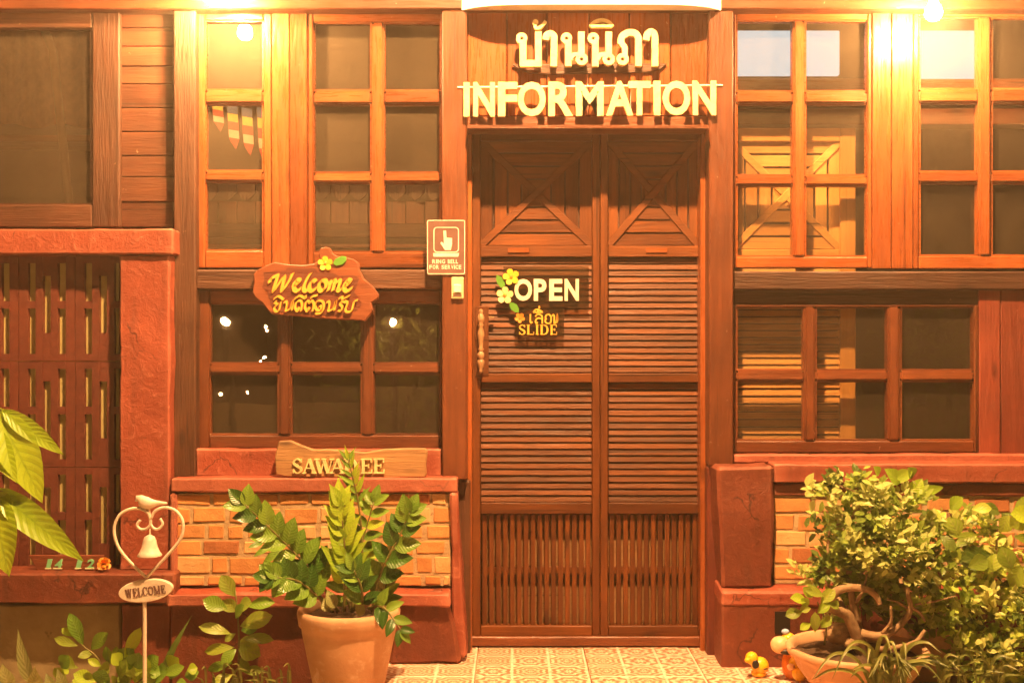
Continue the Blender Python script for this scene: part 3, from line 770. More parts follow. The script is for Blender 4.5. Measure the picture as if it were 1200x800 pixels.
# bunting behind the narrow sash
bt = thing('flag_bunting', 'string of striped flags behind the narrow upper sash', 'bunting', W(280, 130, -.36))
bm = bmesh.new(); add_tube(bm, [W(236, 100, -.38), W(262, 122, -.38), W(300, 124, -.38), W(330, 112, -.38)], .0015, 6); mesh('string', bm, M['flag_w'], bt)
for i, (x, y, h) in enumerate(((248, 112, 36), (266, 121, 48), (283, 124, 52), (301, 124, 60))):
    for k, mname in enumerate(('flag_b', 'flag_y', 'flag_r', 'flag_w', 'flag_r')):
        y0 = y + h * k / 5; y1 = y + h * (k + 1) / 5
        x0 = x + 3 * k / 5
        pts = [(x0, y0 + 2), (x0 + 12, y0 + 4), (x0 + 12.6, y1 + 3.6), (x0 + .6, y1 + 1.6)]
        if k == 4: pts = [(x0, y0 + 2), (x0 + 12, y0 + 4), (x0 + 8, y1 + 6), (x0 + 2, y1 - 3)]
        prism('stripe', pts, -.383, -.381 + .0002 * k, M[mname], bt)

# white hood over the door
bm = bmesh.new()
w0, w1 = W(541, 12, .17), W(846, 12, .17)
n = 20; prof = []
for i in range(n + 1):
    t = i / n; u = 2 * t - 1
    prof.append((w0.x + (w1.x - w0.x) * t, -.152 - .075 * (1 - abs(u) ** 6)))
zt, zb = w0.z + .07, w0.z + .004
top = [bm.verts.new((x, y, zt)) for x, y in prof]; bot = [bm.verts.new((x, y, zb)) for x, y in prof]
bt_, bb_ = [bm.verts.new((prof[0][0], -.1515, zt)), bm.verts.new((prof[-1][0], -.1515, zt))], [bm.verts.new((prof[0][0], -.1515, zb)), bm.verts.new((prof[-1][0], -.1515, zb))]
for i in range(n): bm.faces.new((top[i], top[i + 1], bot[i + 1], bot[i]))
bm.faces.new(top[::-1] + [bt_[0], bt_[1]]); bm.faces.new(bot + [bb_[1], bb_[0]])
bm.faces.new((top[0], bot[0], bb_[0], bt_[0])); bm.faces.new((top[-1], bt_[1], bb_[1], bot[-1])); bm.faces.new((bt_[0], bb_[0], bb_[1], bt_[1]))
bmesh.ops.recalc_face_normals(bm, faces=bm.faces[:])
tag(mesh('door_hood', bm, M['hood'], None), 'long white hood above the name letters over the door', 'hood')

# ------------------------------------------------------------------ lamps
def bulb(px, py, d, power, label, r=.03):
    c = W(px, py, d)
    t = thing('light_bulb', label, 'light bulb', c, 'bare bulbs under the eave')
    bm = bmesh.new()
    add_lathe(bm, [(.001, -r * 1.0), (r * .55, -r * .85), (r * .9, -r * .45), (r, 0), (r * .88, r * .5), (r * .6, r * 1.0), (r * .45, r * 1.35)], c, 16, True)
    mesh('glass_bulb', bm, emit('bulb_glow_%d' % int(px), BULB, power), t, smooth=True)
    bm = bmesh.new(); add_lathe(bm, [(r * .5, r * 1.36), (r * .62, r * 1.5), (r * .62, r * 2.7), (r * .3, r * 3.0)], c, 14)
    mesh('lamp_holder', bm, M['black'], t)
    bm = bmesh.new(); add_tube(bm, [c + Vector((0, 0, r * 2.95)), Vector((c.x, c.y, 3.58))], .004, 6)
    mesh('cord', bm, M['black'], t)
    return t
bulb(251, -2, .29, P_LEFT, 'glowing bare bulb above the narrow upper sash at top left')
bulb(1094, 15, .30, P_RIGHT, 'glowing bare bulb before the upper right sash')
# unseen bulb added on a wire above the porch, placed to match the shadows
wz = 3.9; lx, ly = .2, -1.9
lt = thing('unseen_wire_lamp', 'unseen bare bulb added on an overhead wire above the porch', 'lamp', (lx, ly, wz))
bm = bmesh.new(); r = .06; c = Vector((lx, ly, wz))
add_lathe(bm, [(.001, -r), (r * .55, -r * .85), (r * .9, -r * .45), (r, 0), (r * .88, r * .5), (r * .6, r), (r * .45, r * 1.35)], c, 18, True)
mesh('glass_bulb', bm, emit('main_bulb_glow', BULB, P_MID), lt, smooth=True)
bm = bmesh.new(); add_lathe(bm, [(r * .5, r * 1.36), (r * .62, r * 1.5), (r * .62, r * 2.5), (r * .2, r * 2.8)], c, 14); mesh('lamp_holder', bm, M['black'], lt)
bm = bmesh.new(); add_tube(bm, [Vector((lx + (x - lx), ly, wz + .17 + .012 * (x - lx) ** 2)) for x in range(-7, 8)], .006, 6); mesh('wire', bm, M['black'], lt)

# lamps, wall and trees across the yard (seen only as reflections in the panes)
def yard_lamp(px, py, L, label):
    k = PX * (DIST + L) / DIST
    c = Vector(((px - 600) * k, -L, EYE + (400 - py) * k))
    t = thing('garden_lamp', label, 'lamp', (c.x, c.y, -.11), 'garden lamps across the yard')
    bm = bmesh.new(); add_ball(bm, c, .035); mesh('globe', bm, emit('globe_glow', BULB, P_YARD), t, smooth=True)
    bm = bmesh.new(); add_tube(bm, [(c.x, c.y, -.11), (c.x, c.y, c.z - .06)], .03, 10); mesh('lamp_post', bm, M['black'], t)
    bm = bmesh.new(); add_lathe(bm, [(.05, -.09), (.05, -.06), (.03, -.055)], c, 12); mesh('collar', bm, M['black'], t)
yard_lamp(272, 372, 7.0, 'round garden lamp reflected in the left pane of the lower left window')
yard_lamp(459, 376, 7.4, 'round garden lamp reflected in the right pane of the lower left window')
fl = thing('fairy_lights', 'string of tiny bulbs across the yard, seen as dots in the panes', 'fairy lights', (-2.6, -6.4, 1.2))
fp = []
for px, py in ((258, 462), (291, 460), (313, 418), (317, 413), (321, 381), (320, 377)):
    k = PX * (DIST + 6.4) / DIST; fp.append(Vector(((px - 600) * k, -6.4, EYE + (400 - py) * k)))
bm = bmesh.new(); add_tube(bm, [Vector((fp[0].x - .6, -6.4, -.11))] + fp + [Vector((fp[-1].x + .3, -6.4, 2.6)), Vector((fp[-1].x + .3, -6.4, -.11))], .004, 5); mesh('wire', bm, M['black'], fl)
fm = emit('fairy_glow', BULB, 260)
for p in fp:
    bm = bmesh.new(); add_ball(bm, p, .013, None, 8, 6); mesh('tiny_bulb', bm, fm, fl, smooth=True)
o = boxw('garden_wall', (-9, -8.7, -.12), (9, -8.5, .48), M['mortar'], None, .02); tag(o, 'low garden wall across the yard, seen in the panes', 'wall')

# ------------------------------------------------------------------ lettering
DG = None
def glyph(ch, bold=.03, ext=.1):
    cu = bpy.data.curves.new('t', 'FONT'); cu.body = ch; cu.offset = bold; cu.extrude = ext; cu.resolution_u = 4
    o = bpy.data.objects.new('t', cu); COL.objects.link(o)
    dg = bpy.context.evaluated_depsgraph_get(); dg.update()
    me = bpy.data.meshes.new_from_object(o.evaluated_get(dg))
    bpy.data.objects.remove(o); bpy.data.curves.remove(cu)
    return me
def glyph_px(name, ch, x0, y0, x1, y1, d0, d1, mat, parent, bold=.03, shear=0, dy=0):
    """one letter fitted to a photo-pixel rectangle"""
    me = glyph(ch, bold); vs_ = me.vertices
    xa, xb = min(v.co.x for v in vs_), max(v.co.x for v in vs_); ya, yb = min(v.co.y for v in vs_), max(v.co.y for v in vs_)
    bm = bmesh.new(); bm.from_mesh(me); bpy.data.meshes.remove(me)
    for v in bm.verts:
        u = (v.co.x - xa) / max(1e-6, xb - xa); w = (v.co.y - ya) / max(1e-6, yb - ya)
        p = W(x0 + u * (x1 - x0) + shear * w, y1 - w * (y1 - y0) + dy * u, d1)
        v.co = Vector((p.x, -d1 if v.co.z > 0 else -d0, p.z))
    bmesh.ops.recalc_face_normals(bm, faces=bm.faces[:])
    return mesh(name, bm, mat, parent)
# INFORMATION on its rod
inf = thing('information_sign', 'cream INFORMATION letters on a thin rod over the door', 'sign', W(690, 136, .17))
L_ = [('I', 50, 76), ('N', 92, 187), ('F', 201, 286), ('O', 288, 411), ('R', 423, 531), ('M', 543, 665), ('A', 676, 796), ('T', 775, 871), ('I', 885, 915), ('O', 925, 1046), ('N', 1057, 1160)]
for k, (ch, a, b) in enumerate(L_):
    sl = -8 * (a / 1160)
    glyph_px('letter', ch, 530 + a / 3.75, 80 + (62 + sl) / 3.75, 530 + b / 3.75, 80 + (213 + sl) / 3.75, .158, .175 + .0006 * (k % 2), M['letter'], inf, .032)
bm = bmesh.new(); add_tube(bm, [W(536, 102.5, .154), W(847, 100, .154)], .0035, 8); mesh('rod', bm, M['white'], inf)
# Thai name
thai = thing('name_sign', 'cream Thai name letters above a painted shadow strip, below the white hood', 'sign', W(690, 80, .16))
def Z(p, z=6.0, ox=590, oy=20): return [(ox + x / z, oy + y / z) for x, y in p]
def thai_letter(strokes, w=7.6, name='letter', dd=.0):
    bm = bmesh.new()
    for k, st in enumerate(strokes):
        pts, kw = st if isinstance(st, tuple) else (st, {})
        stroke(bm, Z(pts), kw.get('w', w), .138, .163, k, kw.get('sm', True), None, kw.get('closed', False))
    bmesh.ops.recalc_face_normals(bm, faces=bm.faces[:])
    return mesh(name, bm, M['letter'], thai)
rg = lambda x, y, r=26: (ring_pts(x, y, r), {'closed': True, 'sm': False, 'w': 4.6})
rgb = lambda x, y, r=27: (ring_pts(x, y, r), {'closed': True, 'sm': False, 'w': 5.0})
ln = lambda *p: (list(p), {'sm': False})
thai_letter([rg(128, 150), ln((138, 170), (138, 326), (245, 326), (245, 104))])
thai_letter([(ring_pts(225, 36, 11), {'closed': True, 'sm': False, 'w': 3}), ([(222, 45), (228, 76), (262, 70), (296, 28)], {'w': 3.4})])
thai_letter([([(296, 160), (305, 128), (335, 117), (356, 140), (356, 180), (354, 346)], {})])
thai_letter([rg(443, 150), ln((456, 170), (456, 346)), rgb(550, 296, 28), ln((548, 104), (548, 275)), ([(470, 300), (490, 268), (530, 262)], {'w': 5})])
thai_letter([rg(632, 150), ln((646, 170), (646, 346)), rgb(740, 296, 28), ln((740, 104), (740, 275)), ([(660, 300), (680, 268), (720, 262)], {'w': 5})])
thai_letter([([(612, 66), (640, 36), (690, 22), (740, 36), (768, 66)], {'w': 4.2}), ln((612, 64), (768, 64))][:1] + [(([(622, 64), (758, 64)]), {'sm': False, 'w': 3})])
thai_letter([rgb(838, 296, 28), ([(852, 285), (852, 215), (828, 185)], {'w': 6.5}), ([(826, 190), (832, 140), (870, 113), (918, 112), (946, 140), (950, 190), (950, 346)], {})])
thai_letter([([(1004, 162), (1012, 122), (1042, 104), (1064, 130), (1066, 180), (1066, 346)], {})])
prism('shadow_strip', [(600, 75.5), (781, 74.5), (774, 81), (760, 84.5), (730, 85.5), (690, 86), (650, 87), (620, 85.5), (608, 81)], .1, .112, M['dark_x'], thai, .001)  # dark strip standing in for the shadow under the letters

# serif capitals as strokes in a unit box (y down)
T, t_ = .20, .075
SER = {
 'I': (.42, [([(.5, 0), (.5, 1)], T), ([(.2, .03), (.8, .03)], t_), ([(.2, .97), (.8, .97)], t_)]),
 'L': (.75, [([(.25, 0), (.25, 1)], T), ([(.05, .03), (.45, .03)], t_), ([(.05, .97), (.95, .97)], t_), ([(.93, .99), (.96, .72)], t_)]),
 'E': (.78, [([(.25, 0), (.25, 1)], T), ([(.05, .03), (.9, .03)], t_), ([(.3, .48), (.68, .48)], t_), ([(.05, .97), (.93, .97)], t_), ([(.9, 0), (.9, .25)], t_), ([(.94, 1), (.96, .73)], t_), ([(.68, .36), (.68, .62)], t_)]),
 'D': (.9, [([(.22, 0), (.22, 1)], T), ([(.03, .03), (.5, .03)], t_), ([(.03, .97), (.5, .97)], t_), ([(.46, .04), (.72, .14), (.86, .5), (.72, .86), (.46, .96)], [t_, .14, T, .14, t_])]),
 'O': (.95, [([(.5, .02), (.2, .16), (.1, .5), (.2, .84), (.5, .98)], [t_, .15, T, .15, t_]), ([(.5, .02), (.8, .16), (.9, .5), (.8, .84), (.5, .98)], [t_, .15, T, .15, t_])]),
 'C': (.88, [([(.88, .25), (.75, .08), (.5, .02), (.22, .16), (.12, .5), (.22, .84), (.55, .98), (.9, .78)], [.1, t_, t_, .15, T, .15, t_, t_]), ([(.9, .0), (.9, .3)], t_)]),
 'S': (.68, [([(.82, .22), (.66, .05), (.4, .03), (.15, .18), (.2, .36), (.5, .5), (.8, .64), (.84, .82), (.58, .97), (.3, .95), (.12, .76)], [t_, t_, .1, .14, .17, T, .17, .14, .1, t_, t_]), ([(.86, 0), (.86, .27)], t_), ([(.1, .72), (.1, 1)], t_)]),
 'A': (.95, [([(.5, 0), (.14, .97)], t_), ([(.5, 0), (.84, .97)], T), ([(.28, .64), (.7, .64)], t_), ([(0, .97), (.3, .97)], t_), ([(.65, .97), (1, .97)], t_)]),
 'W': (1.3, [([(.12, .03), (.32, 1)], T), ([(.32, 1), (.52, .05)], t_), ([(.48, .05), (.7, 1)], T), ([(.7, 1), (.9, .03)], t_), ([(0, .03), (.26, .03)], t_), ([(.38, .03), (.6, .03)], t_), ([(.78, .03), (1, .03)], t_)]),
 'M': (1.15, [([(.14, .03), (.14, .97)], t_), ([(.16, .03), (.5, .97)], T), ([(.5, .97), (.84, .03)], t_), ([(.85, 0), (.85, 1)], T), ([(0, .03), (.22, .03)], t_), ([(.8, .03), (1, .03)], t_), ([(0, .97), (.28, .97)], t_), ([(.7, .97), (1, .97)], t_)]),
}
def serif(ch, x0, y0, x1, y1, d0, d1, mat, parent, rot=None, name='letter'):
    bm = bmesh.new(); h = y1 - y0
    for k, (pts, w) in enumerate(SER[ch][1]):
        q = [(x0 + a * (x1 - x0), y0 + b * h) for a, b in pts]
        if rot: q = [rot(p) for p in q]
        ws = [x * h for x in w] if isinstance(w, list) else w * h
        stroke(bm, q, ws, d0, d1, k, len(pts) > 2)
    bmesh.ops.recalc_face_normals(bm, faces=bm.faces[:])
    return mesh(name, bm, mat, parent)

# carved welcome board
wel = thing('welcome_sign', 'carved brown board with golden Welcome and Thai lettering and a flower', 'sign', W(370, 375, .13))
Z8 = lambda p: [(295 + x / 8, 290 + y / 8) for x, y in p]
outl = [(5, 420), (20, 330), (15, 250), (60, 205), (140, 165), (215, 135), (290, 150), (380, 160), (480, 165), (580, 150), (640, 120), (625, 60), (640, 10), (690, -8), (735, 5), (750, 50), (790, 75), (880, 90), (960, 110), (1005, 150), (1010, 215), (1050, 290), (1130, 360), (1185, 430), (1190, 470), (1150, 500), (1120, 515), (1135, 580), (1110, 630), (1060, 690), (950, 680), (800, 675), (640, 665), (540, 655), (360, 640), (195, 630), (150, 590), (100, 520), (30, 470)]
prism('board', Z8(outl), .118, .150, M['carve'], wel, .004)
inn = [(110, 235), (200, 225), (320, 215), (330, 190), (590, 195), (620, 235), (760, 240), (820, 265), (960, 260), (1010, 290), (990, 340), (960, 420), (1010, 480), (1030, 540), (980, 590), (900, 600), (840, 640), (560, 630), (380, 615), (210, 600), (180, 540), (150, 420), (100, 370), (120, 290)]
prism('carved_field', Z8(inn), .1495, .1515, M['carve_in'], wel)
cal = [[[(168, 330), (178, 293), (228, 266), (240, 275), (205, 405), (300, 275), (283, 402), (345, 320), (382, 242)]],
       [[(398, 352), (440, 330), (448, 305), (420, 303), (394, 345), (398, 390), (425, 406), (462, 380)]],
       [[(552, 240), (520, 290), (490, 360), (490, 398), (512, 406), (535, 388)]],
       [[(598, 322), (585, 306), (555, 325), (538, 370), (550, 404), (575, 402), (608, 378)]],
       [[(672, 306), (640, 325), (628, 370), (645, 404), (680, 390), (700, 345), (690, 310), (668, 308)]],
       [[(735, 310), (733, 350), (716, 405)], [(732, 350), (770, 308), (778, 322), (760, 405)], [(774, 345), (818, 308), (828, 325), (808, 392), (822, 404), (842, 388)]],
       [[(872, 355), (915, 335), (925, 310), (900, 303), (870, 345), (870, 390), (895, 408), (945, 375)]]]
kk = 0
for g_ in cal:
    bm = bmesh.new()
    for st in g_: stroke(bm, Z8(st), 5.2, .1512, .1585, kk, True, rad(48)); kk += 1
    bmesh.ops.recalc_face_normals(bm, faces=bm.faces[:]); mesh('letter', bm, M['gold'], wel)
thl = [[[(235, 500), (214, 518), (242, 532), (213, 560), (222, 594), (255, 590), (276, 508)]], [[(206, 482), (250, 456), (300, 488)]],
       [[(300, 515), (325, 505), (330, 540), (320, 592), (365, 565), (385, 500), (378, 588)]],
       [[(432, 565), (445, 575), (428, 596), (408, 560), (420, 512), (458, 497), (472, 535), (462, 596)]], [[(398, 487), (450, 452), (502, 478), (504, 452)]],
       [[(528, 565), (540, 575), (520, 596), (500, 560), (510, 512), (530, 500), (545, 518), (562, 497), (583, 530), (572, 596)]], [[(552, 474), (580, 455), (618, 448)]],
       [[(628, 560), (650, 545), (648, 585), (612, 582), (592, 540), (620, 500), (665, 506), (678, 560), (650, 612), (598, 618)]],
       [[(700, 515), (725, 505), (730, 540), (720, 592), (765, 570), (790, 500), (775, 590)]],
       [[(812, 588), (838, 592), (850, 555), (828, 530), (846, 506), (884, 516)]], [[(815, 482), (850, 460), (852, 482), (922, 448)]],
       [[(872, 500), (898, 518), (880, 592), (935, 594), (960, 510), (992, 494)]]]
for g_ in thl:
    bm = bmesh.new()
    for st in g_: stroke(bm, Z8(st), 2.9, .1512, .1575, kk, True, rad(48)); kk += 1
    bmesh.ops.recalc_face_normals(bm, faces=bm.faces[:]); mesh('letter', bm, M['gold'], wel)
def flower(parent, px, py, r, d, mat, n=5, a0=0.3, name='flower'):
    bm = bmesh.new(); c = W(px, py, d); k = PX * (DIST - d) / DIST * r
    for i in range(n):
        a = a0 + 2 * math.pi * i / n; ux, uz = math.cos(a), math.sin(a); vx, vz = -uz, ux
        prof = [(.12, .10), (.4, .34), (.72, .42), (.93, .3), (1.03, .05), (.95, -.22), (.7, -.36), (.4, -.28), (.12, -.10)]
        f = [bm.verts.new((c.x + (ux * p + vx * q) * k, c.y - .002 - .006 * p - .004 * q + .0004 * i, c.z + (uz * p + vz * q) * k)) for p, q in prof]
        b = [bm.verts.new((v.co.x, v.co.y + .003, v.co.z)) for v in f]
        bm.faces.new(f); bm.faces.new(b[::-1])
        for j in range(len(f)): bm.faces.new((f[j], b[j], b[(j + 1) % len(f)], f[(j + 1) % len(f)]))
    bmesh.ops.recalc_face_normals(bm, faces=bm.faces[:])
    o = mesh(name, bm, mat, parent)
    bm = bmesh.new(); add_ball(bm, c + Vector((0, -.005, 0)), (k * .22, .004, k * .22), None, 8, 5)
    mesh('centre', bm, M['petal_o'], o)
    return o
flower(wel, 295 + 692 / 8, 290 + 150 / 8, 8.6, .152, M['petal_y'])
prism('leaf', Z8([(760, 150), (780, 110), (840, 78), (885, 85), (885, 125), (850, 160), (790, 172)]), .150, .158, M['leafgreen'], wel, .0015)

# ring-bell plate and bell push
rb = thing('ring_bell_sign', 'small brown plate with white hand symbol and RING BELL FOR SERVICE', 'sign', W(523, 322, .16))
plate = box('plate', 501, 258, 545.5, 322.5, .1515, .156, M['signbrown'], rb, .001)
Z9 = lambda p: [(495 + x / 8, 255 + y / 8) for x, y in p]
def rrect(x0, y0, x1, y1, r, n=4):
    out = []
    for cx, cy_, a in ((x1 - r, y0 + r, -90), (x1 - r, y1 - r, 0), (x0 + r, y1 - r, 90), (x0 + r, y0 + r, 180)):
        for i in range(n + 1):
            q = rad(a + 90 * i / n); out.append((cx + r * math.cos(q), cy_ + r * math.sin(q)))
    return out
bm = bmesh.new(); stroke(bm, Z9(rrect(48, 26, 396, 526, 14)), .9, .1558, .1566, 0, False, None, True); mesh('border', bm, M['signline'], rb)
bm = bmesh.new(); stroke(bm, Z9(rrect(108, 92, 338, 322, 30)), 1.0, .1558, .1566, 0, False, None, True); mesh('symbol_border', bm, M['signline'], rb)
prism('hand_symbol', Z9([(196, 122), (222, 122), (226, 188), (278, 192), (278, 245), (266, 304), (212, 304), (168, 238), (180, 226), (202, 244)]), .1558, .1567, M['signline'], rb)
prism('caption_bar', Z9([(100, 332), (344, 332), (336, 366), (104, 366)]), .1558, .1566, M['signline'], rb)
for word, x0, x1, y0, y1 in (('RING', 90, 216, 392, 430), ('BELL', 236, 336, 392, 430), ('FOR', 62, 158, 444, 482), ('SERVICE', 176, 368, 444, 482)):
    n = len(word); ws = [.45 if c_ == 'I' else 1 for c_ in word]; tot = sum(ws); x = x0
    for ch, w_ in zip(word, ws):
        wpx = (x1 - x0) * w_ / tot
        glyph_px('letter', ch, 495 + (x + wpx * .08) / 8, 255 + y0 / 8, 495 + (x + wpx * .90) / 8, 255 + y1 / 8, .1557, .1566, M['signline'], rb, .03)
        x += wpx
db = thing('door_bell', 'small ivory bell push below the brown bell plate', 'bell push', W(536, 350, .16))
box('housing', 529, 324.5, 543.2, 350, .1515, .165, M['ivory'], db, .003)
box('button', 531.5, 333, 540.5, 343, .1652, .172, M['white'], db, .003)
box('nameplate', 531, 345, 541, 347.5, .1652, .1662, M['signbrown'], db, 0)

# SAWADEE plank
sw = thing('sawadee_plank', 'rough pale plank with raised SAWADEE letters standing on the sill', 'sign', W(411, 558, .2))
pl = [(323, 556), (322, 535), (326, 517), (340, 516), (352, 521), (368, 527), (384, 526), (405, 528), (428, 530), (450, 526), (475, 525), (499, 525), (501, 530), (499, 545), (500, 556), (498, 559), (460, 560), (400, 559.5), (340, 559)]
prism('plank', pl, .165, .19, M['pale_x'], sw, .004)
zs = lambda x: 200 + x / 2.667
for ch, a, b in (('S', 380, 412), ('A', 410, 455), ('W', 448, 510), ('A', 497, 545), ('D', 540, 585), ('E', 592, 630), ('E', 632, 668)):
    serif(ch, zs(a), 537.5, zs(b), 554.5, .1895, .2, M['gold'] if False else M['letter_s'] if 'letter_s' in M else M['letter'], sw)

# OPEN and SLIDE signs on the door glass
op = thing('open_sign', 'smoked acrylic OPEN sign with frangipani flowers on the door louvres', 'sign', W(640, 362, .02))
box('panel', 590, 312, 690, 361, .006, .009, M['acrylic'], op, .001)
for ch, a, b in (('O', 264, 368), ('P', 378, 452), ('E', 468, 546), ('N', 558, 642)):
    glyph_px('letter', ch, 550 + a / 5, 290 + 184 / 5, 550 + b / 5, 290 + 312 / 5, .0092, .014, M['openwhite'], op, .034)
flower(op, 550 + 245 / 5, 290 + 172 / 5, 9.5, .014, M['petal_y'], 5, .5)
flower(op, 550 + 208 / 5, 290 + 280 / 5, 10, .014, M['petal_w'], 5, .2)
def flat_leaf(parent, a, b, w, d, mat, name='leaf'):
    ax, ay = a; bx, by = b; L = math.hypot(bx - ax, by - ay); ux, uy = (bx - ax) / L, (by - ay) / L
    q = [(0, 0), (.2, .35), (.5, .5), (.8, .32), (1, 0), (.8, -.32), (.5, -.5), (.2, -.35)]
    prism(name, [(ax + ux * L * s_ - uy * w * t, ay + uy * L * s_ + ux * w * t) for s_, t in q], d, d + .004, mat, parent)
flat_leaf(op, (591, 338), (582, 322), 9, .009, M['leafgreen'])
sl = thing('slide_sign', 'smoked acrylic sign with Thai word and SLIDE below the OPEN sign', 'sign', W(634, 394, .02))
box('panel', 604, 362, 661, 394, .010, .013, M['acrylic'], sl, .001)
Z5 = lambda p: [(550 + x / 5, 290 + y / 5) for x, y in p]
for g_ in ([[(370, 434), (362, 440), (357, 430), (358, 390)]], [[(386, 404), (402, 390), (422, 397), (427, 414), (427, 445)], [(426, 418), (404, 413), (391, 423), (388, 436), (394, 444), (400, 436)]], [[(374, 378), (396, 362), (426, 378), (374, 379)], [(402, 374), (402, 362)]], [[(410, 356), (410, 342)]],
           [[(452, 422), (446, 405), (462, 391), (478, 404), (477, 436), (462, 444), (446, 436), (446, 418)]], [[(486, 402), (492, 393), (498, 404), (498, 444), (512, 426), (516, 392), (516, 430), (508, 440)]]):
    bm = bmesh.new()
    for k, st in enumerate(g_): stroke(bm, Z5(st), 1.75, .013, .0165, k, True)
    bmesh.ops.recalc_face_normals(bm, faces=bm.faces[:]); mesh('letter', bm, M['gold'], sl)
for ch, a, b in (('S', 290, 330), ('L', 334, 380), ('I', 384, 410), ('D', 412, 466), ('E', 472, 514)):
    serif(ch, 550 + a / 5, 290 + 452 / 5, 550 + b / 5, 290 + 510 / 5, .013, .0165, M['gold'], sl)
flat_leaf(sl, (608, 366), (597, 354), 9, .0135, M['leafgreen'])
flower(sl, 550 + 296 / 5, 290 + 412 / 5, 6, .0155, M['petal_o'], 5, .9)

# number plate on the ledge
npl = thing('number_plate', 'dark tapered plate with green digits on the ledge below the vent blocks', 'plate', W(75, 671, .2))
prism('plate', [(33, 650), (122, 650), (113, 672), (46, 672)], .19, .2, M['carve_in'], npl, .003)
for ch, a, b in (('1', 345, 415), ('4', 440, 545), ('1', 695, 770), ('2', 815, 920)):
    glyph_px('digit', ch, 20 + a / 10 - 1, 640 + 150 / 10, 20 + b / 10 - 3, 640 + 262 / 10, .2002, .2045, M['digit'], npl, .03, 2.6)
    box('digit_base', 20 + a / 10 - 2, 640 + 25.2, 20 + b / 10 - 2.2, 640 + 26.4, .2004, .2065, M['digit_edge'], npl, 0)

# ------------------------------------------------------------------ WELCOME heart stake
DH = .72
ht = thing('heart_stake', 'white metal heart stake with bird, hanging bell and oval WELCOME plate', 'garden stake', (W(169, 800, DH).x, -DH, -.11))
H5 = lambda p: [W(120 + x / 5.333, 570 + y / 5.333, DH) for x, y in p]
bm = bmesh.new()
add_tube(bm, smooth_pts(H5([(300, 200), (284, 162), (232, 137), (170, 141), (110, 175), (76, 240), (76, 305), (102, 380), (165, 462), (274, 566)]), 6), .0052, 8)
mesh('heart_half', bm, M['stake_white'], ht, smooth=True)
bm = bmesh.new()
add_tube(bm, smooth_pts(H5([(302, 200), (330, 152), (388, 130), (450, 146), (494, 195), (505, 260), (482, 335), (400, 435), (276, 566)]), 6), .0052, 8)
mesh('heart_half', bm, M['stake_white'], ht, smooth=True)
for s_ in ([(300, 190), (300, 232), (275, 262), (240, 266), (216, 240), (236, 208)], [(300, 190), (301, 232), (325, 262), (356, 260), (376, 230), (360, 198)]):
    bm = bmesh.new(); add_tube(bm, smooth_pts(H5(s_), 6), .0046, 8); mesh('scroll', bm, M['stake_white'], ht, smooth=True)
bm = bmesh.new(); add_tube(bm, H5([(297, 262), (296, 306)]), .003, 6); mesh('hook', bm, M['stake_white'], ht)
u = PX * (DIST - DH) / DIST / 5.333
bm = bmesh.new(); c = W(120 + 295 / 5.333, 570 + 430 / 5.333, DH)
add_lathe(bm, [(74 * u, -2 * u), (76 * u, 4 * u), (62 * u, 22 * u), (48 * u, 55 * u), (40 * u, 95 * u), (30 * u, 118 * u), (12 * u, 130 * u), (.001, 133 * u)], c, 22, False)
mesh('bell', bm, M['stake_white'], ht, smooth=True)
bm = bmesh.new(); add_ball(bm, c + Vector((0, 0, 4 * u)), 12 * u, None, 10, 7); mesh('clapper', bm, M['stake_white'], ht, smooth=True)
bm = bmesh.new()      # bird: one swept body from beak to tail
body = [((203, 90), 2), ((212, 86), 7), ((220, 74), 21), ((236, 74), 25), ((252, 92), 38), ((275, 102), 40), ((305, 106), 31), ((335, 103), 19), ((370, 102), 11), ((404, 103), 7)]
add_tube(bm, [W(120 + p[0] / 5.333, 570 + p[1] / 5.333, DH) for p, r in body], [r * u for p, r in body], 12)
for v in bm.verts: v.co.y = -DH + (v.co.y + DH) * .75
mesh('bird', bm, M['stake_white'], ht, smooth=True)
bm = bmesh.new(); add_tube(bm, H5([(290, 140), (300, 200)]), .004, 6); mesh('perch', bm, M['stake_white'], ht)
ca, sa = math.cos(rad(-7)), math.sin(rad(-7))
def rotp(p, cx=170.3, cy_=692): return (cx + (p[0] - cx) * ca - (p[1] - cy_) * sa, cy_ + (p[0] - cx) * sa + (p[1] - cy_) * ca)
prism('oval_plate', [rotp(p) for p in ring_pts(170.3, 692, 32, 13.2, 32)], DH - .012, DH + .006, M['stake_white'], ht, .002)
x = 146.5
for ch, w_ in zip('WELCOME', (9, 6, 6, 6.5, 7, 8.5, 6)):
    serif(ch, x, 687.5, x + w_ * .88, 697.5, DH + .0062, DH + .0072, M['black2'] if 'black2' in M else M['signbrown'], ht, rotp); x += w_ * .975
bm = bmesh.new(); add_tube(bm, [W(169.5, 704, DH - .006), Vector((W(169, 800, DH).x, -DH + .006, -.13))], .0065, 8); mesh('stake', bm, M['stake_white'], ht)

